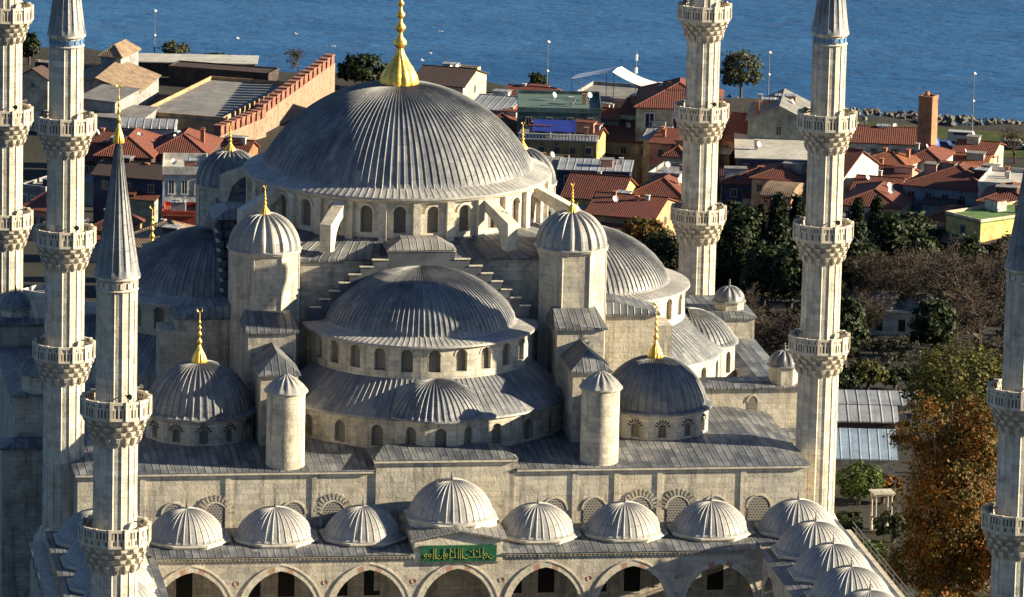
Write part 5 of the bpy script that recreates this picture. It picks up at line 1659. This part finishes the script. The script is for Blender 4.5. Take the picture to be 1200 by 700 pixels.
# ================================================================== TREES
M['bark'] = mat_plain('bark', (.09, .07, .055), .95, .4, 3, .1, None, .03)
M['twig'] = mat_plain('bare_twigs', (.078, .063, .052), .95, .45, .6, .1)
L_ = {
 'cypress': mat_leaf('cypress_leaf', (.009, .018, .010), (.016, .028, .013), (.026, .036, .014)),
 'ever': mat_leaf('evergreen_leaf', (.014, .025, .011), (.025, .04, .014), (.04, .05, .017)),
 'green': mat_leaf('green_leaf', (.04, .075, .016), (.065, .10, .022), (.10, .12, .03)),
 'olive': mat_leaf('olive_leaf', (.045, .055, .012), (.075, .08, .017), (.12, .10, .022)),
 'autumn': mat_leaf('autumn_leaf', (.062, .054, .013), (.22, .078, .011), (.05, .06, .014)),
 'grey': mat_leaf('grey_green_leaf', (.05, .06, .035), (.075, .08, .045), (.09, .085, .05)),
}
def tree(name, label, pos, leaf, blobs, n, ls, trunk_h, seed, group=None, tr=.3, cone=False, dark=0):
    """blobs: (cx, cy, cz, rx, ry, rz) clumps of the crown, filled with leaf-sized faces"""
    rr = random.Random(seed)
    T_ = thing(name, label, 'tree', (0, 0, 0), group)
    mb = MB()
    top = max(b[2] for b in blobs)
    mb.tube([(0, 0, -1.5), (.05, .02, trunk_h * .5), (.1, -.06, trunk_h), (.05, .05, top)], [tr * 1.25, tr, tr * .8, tr * .2], 8)
    for b in blobs:
        if cone: break
        mb.tube([(.06, 0, trunk_h * rr.uniform(.7, 1)), (b[0] * .5, b[1] * .5, (trunk_h + b[2]) / 2 - .2), (b[0], b[1], b[2])], [tr * .5, tr * .32, tr * .1], 6)
    mb.build('trunk', M['bark'], T_, smooth=60)
    mb = MB()
    vol = [b[3] * b[4] * b[5] for b in blobs]; tot = sum(vol)
    for b, v in zip(blobs, vol):
        # sprays: sub-clumps so the crown has gaps and lumps
        k = max(6, int(n * v / tot / 26))
        for q in range(k):
            while True:
                d = Vector((rr.uniform(-1, 1), rr.uniform(-1, 1), rr.uniform(-1, 1)))
                if .1 < d.length < 1: break
            rad = rr.uniform(.55, 1.0) ** .6
            d = d.normalized() * rad
            if cone:
                hz = rr.uniform(-1, 1); wd = (1 - (hz + 1) / 2) ** .75 * 1.0 * min(1, (hz + 1.15) * 4)
                a = rr.uniform(0, 2 * PI); rad2 = wd * rr.uniform(.6, 1)
                d = Vector((math.cos(a) * rad2, math.sin(a) * rad2, hz))
            c = Vector((b[0] + d.x * b[3], b[1] + d.y * b[4], b[2] + d.z * b[5]))
            sp = min(b[3], b[5]) * rr.uniform(.16, .34)
            out = Vector((d.x, d.y, d.z + .25)).normalized()
            for w_ in range(26):
                o_ = Vector((rr.gauss(0, 1), rr.gauss(0, 1), rr.gauss(0, .75))) * sp * .6
                nn = (out + Vector((rr.gauss(0, .6), rr.gauss(0, .6), rr.gauss(0, .6)))).normalized()
                ax = nn.cross(Vector((rr.uniform(-1, 1), rr.uniform(-1, 1), rr.uniform(-1, 1)))).normalized()
                ay = nn.cross(ax)
                s_ = ls * rr.uniform(.6, 1.3)
                P = c + o_
                mb.face([P - ax * s_, P - ay * s_ * .6, P + ax * s_, P + ay * s_ * .6], [(0, 0), (1, 0), (1, 1), (0, 1)])
    mb.build('crown', L_[leaf], T_)
    T_.location = pos
    return T_
def bare(label, pos, h, spread, seed, group=None, dens=5, mat='twig'):
    rr = random.Random(seed)
    T_ = thing('bare_tree', label, 'tree', (0, 0, 0), group)
    tb, tw = MB(), MB()
    def grow(p, d, L, r, lev):
        pts = [p]; q = p
        for i in range(3):
            d = (d + Vector((rr.gauss(0, .13), rr.gauss(0, .13), rr.gauss(.03, .08)))).normalized()
            q = q + d * L / 3; pts.append(q)
        if lev < 3: tb.tube(pts, [r, r * .85, r * .7, r * .55], 5)
        else:
            for a, b in zip(pts[:-1], pts[1:]):
                s_ = (b - a).cross(Vector((rr.uniform(-1, 1), rr.uniform(-1, 1), rr.uniform(-1, 1)))).normalized() * r
                tw.face([a - s_, a + s_, b + s_ * .6, b - s_ * .6], [(0, 0), (1, 0), (1, 1), (0, 1)])
        if lev >= 5: return
        n = dens if lev < 4 else 4
        for i in range(n if lev else n + 2):
            f_ = rr.uniform(.35, 1.0)
            k = min(2, int(f_ * 3)); b = pts[k] + (pts[k + 1] - pts[k]) * (f_ * 3 - k)
            dd = (d + Vector((rr.gauss(0, 1), rr.gauss(0, 1), rr.gauss(.1, .55))) * spread).normalized()
            grow(b, dd, L * rr.uniform(.5, .75), max(.022, r * .5), lev + 1)
    grow(Vector((0, 0, -.6)), Vector((0, 0, 1)), h * .38, h * .026, 0)
    tb.build('trunk', M['bark'], T_, smooth=60)
    tw.build('crown', M[mat], T_)
    T_.location = pos
tree('evergreen_tree', 'bushy grey-green evergreen right beside the rear minaret shaft', (69.3, 227.0, -18.0), 'ever', [(0, 0, 7.13, 2.3, 2.3, 4.14), (-1.15, 0.3, 5.17, 1.38, 1.38, 2.88), (1.15, -0.3, 5.52, 1.38, 1.38, 3.11)], 3000, 0.33, 4.0, 1, 'dark evergreens behind the front right minaret', .2, False)
tree('cypress_tree', 'dark broad cypress in the middle of the evergreen clump', (74.8, 233.3, -18.7), 'cypress', [(0, 0, 6.15, 2.3, 2.3, 5.45)], 5200, 0.28600000000000003, 4.1, 2, 'dark evergreens behind the front right minaret', .2, True)
tree('cypress_tree', 'dark cypress touching the left side of the front minaret', (78.1, 237.0, -19.1), 'cypress', [(0, 0, 5.83, 1.9, 1.9, 5.17)], 4400, 0.28600000000000003, 3.8, 3, 'dark evergreens behind the front right minaret', .2, True)
tree('cypress_tree', 'slim cypress just left of the broad one', (73.1, 235.5, -18.9), 'cypress', [(0, 0, 5.41, 1.5, 1.5, 4.79)], 3600, 0.28600000000000003, 3.6, 4, 'dark evergreens behind the front right minaret', .2, True)
tree('cypress_tree', 'dark cypress immediately right of the front minaret', (88.1, 248.4, -20.3), 'cypress', [(0, 0, 5.09, 1.6, 1.6, 4.51)], 4000, 0.28600000000000003, 3.4, 5, 'dark evergreens behind the front right minaret', .2, True)
tree('cypress_tree', 'second dark cypress right of the front minaret', (91.4, 252.3, -20.7), 'cypress', [(0, 0, 4.88, 1.7, 1.7, 4.32)], 4000, 0.28600000000000003, 3.2, 6, 'dark evergreens behind the front right minaret', .2, True)
tree('evergreen_tree', 'round dark evergreen below the long blue-grey house', (98.5, 264.4, -22.0), 'ever', [(0, 0, 3.97, 3.0, 3.0, 2.3), (-1.5, 0.3, 2.88, 1.8, 1.8, 1.6), (1.5, -0.3, 3.07, 1.8, 1.8, 1.73)], 3000, 0.33, 2.2, 7, 'dark evergreens behind the front right minaret', .2, False)
tree('evergreen_tree', 'low evergreen between the cypresses and the blue-grey house', (95.0, 258.3, -21.4), 'ever', [(0, 0, 4.09, 2.2, 2.2, 2.38), (-1.1, 0.3, 2.97, 1.32, 1.32, 1.65), (1.1, -0.3, 3.17, 1.32, 1.32, 1.78)], 3000, 0.33, 2.3, 8, 'dark evergreens behind the front right minaret', .2, False)
tree('bush', 'bright green bush low between the two right minarets', (73.1, 226.6, -18.0), 'green', [(0, 0, 2.36, 2.6, 2.6, 1.37), (-1.3, 0.3, 1.71, 1.56, 1.56, 0.95), (1.3, -0.3, 1.82, 1.56, 1.56, 1.03)], 3000, 0.24200000000000002, 1.3, 9, None, .2, False)
tree('evergreen_tree', 'dark green tree hugging the right side of the front minaret, lower down', (66.5, 151.5, -10.0), 'ever', [(0, 0, 4.96, 1.9, 1.9, 2.88), (-0.95, 0.3, 3.6, 1.14, 1.14, 2.0), (0.95, -0.3, 3.84, 1.14, 1.14, 2.16)], 3600, 0.264, 2.8, 10, None, .2, False)
tree('shrub', 'yellow-green shrub above the grey flat-roofed building', (64.9, 131.9, -7.9), 'olive', [(0, 0, 1.98, 2.0, 2.0, 1.15), (-1.0, 0.3, 1.44, 1.2, 1.2, 0.8), (1.0, -0.3, 1.54, 1.2, 1.2, 0.86)], 2400, 0.198, 1.1, 11, None, .2, False)
tree('shrub', 'dark shrub left of the yellow-green one by the front minaret', (62.2, 130.7, -7.8), 'ever', [(0, 0, 1.61, 1.6, 1.6, 0.94), (-0.8, 0.3, 1.17, 0.96, 0.96, 0.65), (0.8, -0.3, 1.25, 0.96, 0.96, 0.7)], 1800, 0.198, 0.9, 30, None, .2, False)
tree('shrub', 'dark shrub right of the yellow-green one', (68.1, 133.1, -8.1), 'ever', [(0, 0, 1.74, 1.8, 1.8, 1.01), (-0.9, 0.3, 1.26, 1.08, 1.08, 0.7), (0.9, -0.3, 1.34, 1.08, 1.08, 0.76)], 1800, 0.198, 1.0, 31, None, .2, False)
tree('pine_tree', 'flat-topped pine standing alone on the shore right of the rear minaret', (108.5, 434.4, -31.5), 'grey', [(0, 0, 4.46, 2.9, 2.9, 2.59), (-1.45, 0.3, 3.24, 1.74, 1.74, 1.8), (1.45, -0.3, 3.46, 1.74, 1.74, 1.94)], 3200, 0.264, 2.5, 12, None, .2, False)
tree('bush', 'broad dark bush on the shore left of the great gold finial', (49.9, 441.5, -31.5), 'ever', [(0, 0, 3.35, 3.6, 3.6, 1.94), (-1.8, 0.3, 2.43, 2.16, 2.16, 1.35), (1.8, -0.3, 2.59, 2.16, 2.16, 1.46)], 4000, 0.30800000000000005, 1.9, 13, None, .2, False)
tree('bush', 'rounded bush behind the long low building on the left shore', (22.8, 464.8, -31.5), 'grey', [(0, 0, 2.23, 2.2, 2.2, 1.3), (-1.1, 0.3, 1.62, 1.32, 1.32, 0.9), (1.1, -0.3, 1.73, 1.32, 1.32, 0.97)], 1800, 0.264, 1.3, 14, None, .2, False)
tree('bush', 'low dark hedge bush right of the rounded one on the left shore', (28.7, 463.2, -31.5), 'ever', [(0, 0, 1.12, 3.2, 3.2, 0.65), (-1.6, 0.3, 0.81, 1.92, 1.92, 0.45), (1.6, -0.3, 0.86, 1.92, 1.92, 0.49)], 1800, 0.264, 0.6, 15, None, .2, False)
tree('evergreen_tree', 'small evergreen at the shore above the red roofs', (76.5, 435.1, -31.5), 'ever', [(0, 0, 2.23, 1.5, 1.5, 1.3), (-0.75, 0.3, 1.62, 0.9, 0.9, 0.9), (0.75, -0.3, 1.73, 0.9, 0.9, 0.97)], 1400, 0.24200000000000002, 1.3, 16, None, .2, False)
tree('evergreen_tree', 'dark tree on the shore between the two leftmost minarets', (-0.5, 463.7, -31.5), 'ever', [(0, 0, 3.35, 1.4, 1.4, 1.94), (-0.7, 0.3, 2.43, 0.84, 0.84, 1.35), (0.7, -0.3, 2.59, 0.84, 0.84, 1.46)], 1800, 0.264, 1.9, 17, None, .2, False)
tree('leafy_tree', 'pale green leafy tree at the foot of the front right minaret', (47.5, 53.8, -0.5), 'green', [(0, 0, 2.48, 2.1, 2.1, 1.44), (-1.05, 0.3, 1.8, 1.26, 1.26, 1.0), (1.05, -0.3, 1.92, 1.26, 1.26, 1.08)], 3400, 0.17600000000000002, 1.4, 18, None, .2, False)
tree('leafy_tree', 'dark brownish tree behind the right corner turret', (64.2, 268.1, -22.4), 'autumn', [(0, 0, 3.47, 3.2, 3.2, 2.02), (-1.6, 0.3, 2.52, 1.92, 1.92, 1.4), (1.6, -0.3, 2.69, 1.92, 1.92, 1.51)], 3000, 0.264, 2.0, 19, None, .2, False)
tree('leafy_tree', 'dark tree between the right half dome and the rear minaret', (61.9, 242.3, -19.7), 'ever', [(0, 0, 4.03, 2.6, 2.6, 2.34), (-1.3, 0.3, 2.93, 1.56, 1.56, 1.62), (1.3, -0.3, 3.12, 1.56, 1.56, 1.76)], 3000, 0.264, 2.3, 32, None, .2, False)
tree('cypress_tree', 'tall dark evergreen directly right of the rear minaret shaft', (68.2, 230.0, -18.4), 'cypress', [(0, 0, 5.83, 2.0, 2.0, 5.17)], 4800, 0.29700000000000004, 3.8, 61, 'dark evergreens behind the front right minaret', .2, True)
tree('evergreen_tree', 'dark evergreen filling the gap between the cypresses and the front minaret', (77.6, 226.3, -18.0), 'ever', [(0, 0, 6.2, 2.4, 2.4, 3.6), (-1.2, 0.3, 4.5, 1.44, 1.44, 2.5), (1.2, -0.3, 4.8, 1.44, 1.44, 2.7)], 3000, 0.33, 3.5, 62, 'dark evergreens behind the front right minaret', .2, False)
tree('evergreen_tree', 'dark evergreen in front of the broad cypress', (69.0, 210.9, -16.3), 'ever', [(0, 0, 4.96, 2.6, 2.6, 2.88), (-1.3, 0.3, 3.6, 1.56, 1.56, 2.0), (1.3, -0.3, 3.84, 1.56, 1.56, 2.16)], 3000, 0.33, 2.8, 63, 'dark evergreens behind the front right minaret', .2, False)
tree('evergreen_tree', 'dark evergreen in front, nearest the front minaret on its left', (71.5, 207.0, -15.9), 'ever', [(0, 0, 4.96, 2.4, 2.4, 2.88), (-1.2, 0.3, 3.6, 1.44, 1.44, 2.0), (1.2, -0.3, 3.84, 1.44, 1.44, 2.16)], 3000, 0.33, 2.8, 64, 'dark evergreens behind the front right minaret', .2, False)
tree('evergreen_tree', 'dark evergreen just right of the second right-hand cypress', (90.4, 240.1, -19.4), 'ever', [(0, 0, 5.27, 2.0, 2.0, 3.06), (-1.0, 0.3, 3.83, 1.2, 1.2, 2.12), (1.0, -0.3, 4.08, 1.2, 1.2, 2.29)], 3000, 0.33, 3.0, 65, 'dark evergreens behind the front right minaret', .2, False)
tree('evergreen_tree', 'dark evergreen under the two right-hand cypresses', (81.7, 215.4, -16.8), 'ever', [(0, 0, 4.96, 2.4, 2.4, 2.88), (-1.2, 0.3, 3.6, 1.44, 1.44, 2.0), (1.2, -0.3, 3.84, 1.44, 1.44, 2.16)], 3000, 0.33, 2.8, 66, 'dark evergreens behind the front right minaret', .2, False)
tree('evergreen_tree', 'dark evergreen below the round one near the blue-grey house', (93.8, 239.8, -19.4), 'ever', [(0, 0, 4.03, 2.6, 2.6, 2.34), (-1.3, 0.3, 2.93, 1.56, 1.56, 1.62), (1.3, -0.3, 3.12, 1.56, 1.56, 1.76)], 3000, 0.33, 2.3, 67, 'dark evergreens behind the front right minaret', .2, False)
tree('evergreen_tree', 'dark evergreen rising at the left foot of the yellow-walled house', (99.3, 251.7, -20.7), 'ever', [(0, 0, 3.41, 2.0, 2.0, 1.98), (-1.0, 0.3, 2.48, 1.2, 1.2, 1.38), (1.0, -0.3, 2.64, 1.2, 1.2, 1.49)], 3000, 0.33, 1.9, 68, 'dark evergreens behind the front right minaret', .2, False)
tree('evergreen_tree', 'dark evergreen standing among the bare trees, left of the yellow-walled house', (95.4, 218.1, -17.1), 'ever', [(0, 0, 4.96, 2.2, 2.2, 2.88), (-1.1, 0.3, 3.6, 1.32, 1.32, 2.0), (1.1, -0.3, 3.84, 1.32, 1.32, 2.16)], 3000, 0.33, 2.8, 81, 'dark evergreens behind the front right minaret', .2, False)
tree('evergreen_tree', 'dark evergreen among the bare trees nearest the right edge', (100.6, 219.6, -17.3), 'ever', [(0, 0, 4.96, 2.2, 2.2, 2.88), (-1.1, 0.3, 3.6, 1.32, 1.32, 2.0), (1.1, -0.3, 3.84, 1.32, 1.32, 2.16)], 3000, 0.33, 2.8, 82, 'dark evergreens behind the front right minaret', .2, False)
tree('evergreen_tree', 'dark evergreen beside the domed hall, on its right', (78.5, 161.6, -11.1), 'ever', [(0, 0, 4.03, 2.2, 2.2, 2.34), (-1.1, 0.3, 2.93, 1.32, 1.32, 1.62), (1.1, -0.3, 3.12, 1.32, 1.32, 1.76)], 3000, 0.33, 2.3, 83, 'dark evergreens behind the front right minaret', .2, False)
tree('shrub', 'dark shrub left of the pale canopy, against the arcade wall', (44.1, 42.5, -0.5), 'ever', [(0, 0, 1.49, 1.3, 1.3, 0.86), (-0.65, 0.3, 1.08, 0.78, 0.78, 0.6), (0.65, -0.3, 1.15, 0.78, 0.78, 0.65)], 1800, 0.17600000000000002, 0.8, 84, None, .2, False)
tree('shrub', 'dark shrub right of the pale canopy, under the autumn tree', (47.8, 39.8, -0.5), 'ever', [(0, 0, 1.86, 1.8, 1.8, 1.08), (-0.9, 0.3, 1.35, 1.08, 1.08, 0.75), (0.9, -0.3, 1.44, 1.08, 1.08, 0.81)], 2200, 0.17600000000000002, 1.0, 85, None, .2, False)
tree('shrub', 'brownish shrub behind the pale canopy', (49.9, 54.3, -0.5), 'autumn', [(0, 0, 1.74, 1.7, 1.7, 1.01), (-0.85, 0.3, 1.26, 1.02, 1.02, 0.7), (0.85, -0.3, 1.34, 1.02, 1.02, 0.76)], 2000, 0.17600000000000002, 1.0, 86, None, .2, False)
tree('shrub', 'low green shrub in front of the pale canopy, beside the railing', (44.1, 32.0, -0.5), 'green', [(0, 0, 1.36, 1.5, 1.5, 0.79), (-0.75, 0.3, 0.99, 0.9, 0.9, 0.55), (0.75, -0.3, 1.06, 0.9, 0.9, 0.59)], 1800, 0.165, 0.8, 87, None, .2, False)
bare('bare brown tree in the park, third from the right minaret', (80.7, 186.6, -13.7), 14, 0.85, 21, 'bare trees of the park')
bare('tallest bare tree in the park, dark trunk forked low', (84.7, 177.6, -12.8), 16, 0.9, 22, 'bare trees of the park')
bare('bare brown tree closest to the right edge minaret', (91.2, 182.2, -13.3), 15, 0.85, 23, 'bare trees of the park')
bare('bare reddish tree low between the two right minarets', (56.7, 152.4, -10.1), 11, 0.9, 24, 'bare trees of the park')
bare('bare reddish tree touching the left of the front minaret low down', (61.2, 157.5, -10.7), 11, 0.9, 25, 'bare trees of the park')
bare('bare tree below the yellow-walled house', (93.4, 201.5, -15.3), 12, 0.9, 26, 'bare trees of the park')
bare('bare tree above the little domed hall', (86.9, 200.2, -15.2), 13, 0.9, 33, 'bare trees of the park')
bare('bare thicket tree just right of the cypress pair', (81.5, 200.7, -15.2), 12, 0.9, 34, 'bare trees of the park')
bare('bare brown tree top right of the domed hall', (89.6, 188.4, -13.9), 14, 0.9, 71, 'bare trees of the park')
bare('bare tree between the forked one and the third', (88.3, 211.1, -16.4), 12, 0.9, 72, 'bare trees of the park')
bare('bare tree low beside the front minaret, above the grey roof', (72.0, 172.8, -12.3), 9, 0.9, 74, 'bare trees of the park')
bare('bare tree directly above the autumn tree', (85.5, 167.5, -11.7), 11, 0.9, 75, 'bare trees of the park')
bare('bare tree half hidden behind the right edge minaret', (100.2, 210.2, -16.3), 12, 0.9, 51, 'bare trees of the park')
bare('bare tree directly below the black-roofed house', (96.4, 224.7, -17.8), 11, 0.9, 52, 'bare trees of the park')
bare('bare tree left of the little domed hall', (73.5, 172.7, -12.3), 10, 0.9, 53, 'bare trees of the park')
bare('bare tree behind the domed little gallery turret of the mosque', (59.4, 178.1, -12.8), 9, 0.9, 54, 'bare trees of the park')
bare('wispy bare tree on the shore above the merlon wall', (42.0, 459.9, -31.5), 5.5, .8, 27, None, 4)
bare('wispy bare tree on the shore above the tan shed roofs', (15.1, 461.9, -31.5), 6.0, .8, 28, None, 4)
bare('bare rusty tree on the shore park at the right edge', (138.4, 374.2, -30.8), 9.0, .8, 29, None, 4)
tree('leafy_tree', 'olive-green tree rising behind the big autumn tree', (60.3, 68, -1.0), 'olive', [(0,0,8.7,5.0,3.8,3.8),(-3.2,.5,7.5,2.7,2.6,2.6),(3,0,8.3,3.0,2.6,2.8)], 9000, .2, 5.0, 41)
tree('autumn_tree', 'big rust and green autumn tree beside the right minaret', (46.6, 13, -1.0), 'autumn', [(0, 0, 11.2, 3.7, 3.2, 7.6), (-0.25, -4.37, 13.66, 2.61, 2.61, 2.22), (2.74, -1.31, 15.63, 1.84, 1.84, 1.57), (-2.2, -2.69, 19.05, 1.28, 1.28, 1.09), (0.1, 3.99, 11.08, 2.02, 2.02, 1.72), (0.67, 2.83, 3.42, 2.57, 2.57, 2.18), (2.43, 3.43, 16.06, 1.32, 1.32, 1.12), (2.26, 2.07, 13.57, 2.49, 2.49, 2.12), (1.11, 4.55, 6.72, 2.5, 2.5, 2.12), (4.25, -0.94, 8.06, 2.18, 2.18, 1.86), (4.26, -1.49, 6.64, 2.65, 2.65, 2.25), (-0.96, 2.73, 18.21, 1.37, 1.37, 1.16), (3.37, 1.31, 5.65, 2.06, 2.06, 1.76), (-1.43, -2.65, 3.26, 1.6, 1.6, 1.36), (-3.4, 0.37, 16.95, 1.87, 1.87, 1.59), (4.74, 1.6, 15.04, 1.14, 1.14, 0.97), (1.72, -2.28, 15.8, 2.36, 2.36, 2.01), (-2.91, -1.41, 9.35, 1.17, 1.17, 1.0), (3.39, -0.88, 6.24, 2.31, 2.31, 1.96), (2.76, -0.95, 18.82, 1.67, 1.67, 1.42), (0.56, -3.11, 12.01, 2.3, 2.3, 1.95), (1.89, -2.07, 16.59, 2.61, 2.61, 2.22), (-2.22, 3.12, 4.73, 2.57, 2.57, 2.18), (3.93, -1.83, 8.91, 1.6, 1.6, 1.36), (1.51, 2.77, 8.52, 1.34, 1.34, 1.14), (3.46, -0.06, 14.78, 1.18, 1.18, 1.0), (-2.58, -0.5, 19.78, 1.48, 1.48, 1.26), (1.93, -3.35, 13.18, 1.77, 1.77, 1.51), (2.53, -1.33, 4.14, 1.89, 1.89, 1.61), (2.8, 2.7, 17.29, 2.62, 2.62, 2.23), (0.81, -3.0, 13.79, 1.8, 1.8, 1.53)], 64000, .16, 6.0, 42, None, .45)

rr = random.Random(77)
mb = MB()
for i in range(900):
    xx = rr.uniform(60, 120); yy = rr.uniform(140, 264)
    if 73 < xx < 87 and 174 < yy < 188: continue
    rb = rr.uniform(.6, 1.7)
    for q in range(46):
        d_ = Vector((rr.gauss(0, 1), rr.gauss(0, 1), abs(rr.gauss(0, 1)))).normalized() * rb * rr.uniform(.7, 1.05)
        c_ = Vector((xx, yy, tz(xx, yy) - .1)) + Vector((d_.x, d_.y, d_.z * .95))
        n_ = (d_.normalized() + Vector((rr.gauss(0, .4), rr.gauss(0, .4), rr.gauss(0, .4)))).normalized()
        ax = n_.cross(Vector((rr.uniform(-1, 1), rr.uniform(-1, 1), rr.uniform(-1, 1)))).normalized(); ay = n_.cross(ax)
        s_ = rr.uniform(.14, .3)
        mb.face([c_ - ax * s_, c_ - ay * s_ * .6, c_ + ax * s_, c_ + ay * s_ * .6], [(0, 0), (1, 0), (1, 1), (0, 1)])
tag(mb.build('undergrowth', mat_leaf('undergrowth_leaf', (.014, .017, .009), (.028, .02, .013), (.036, .026, .017))), 'brown-green undergrowth below the park trees', 'undergrowth', None, 'stuff')
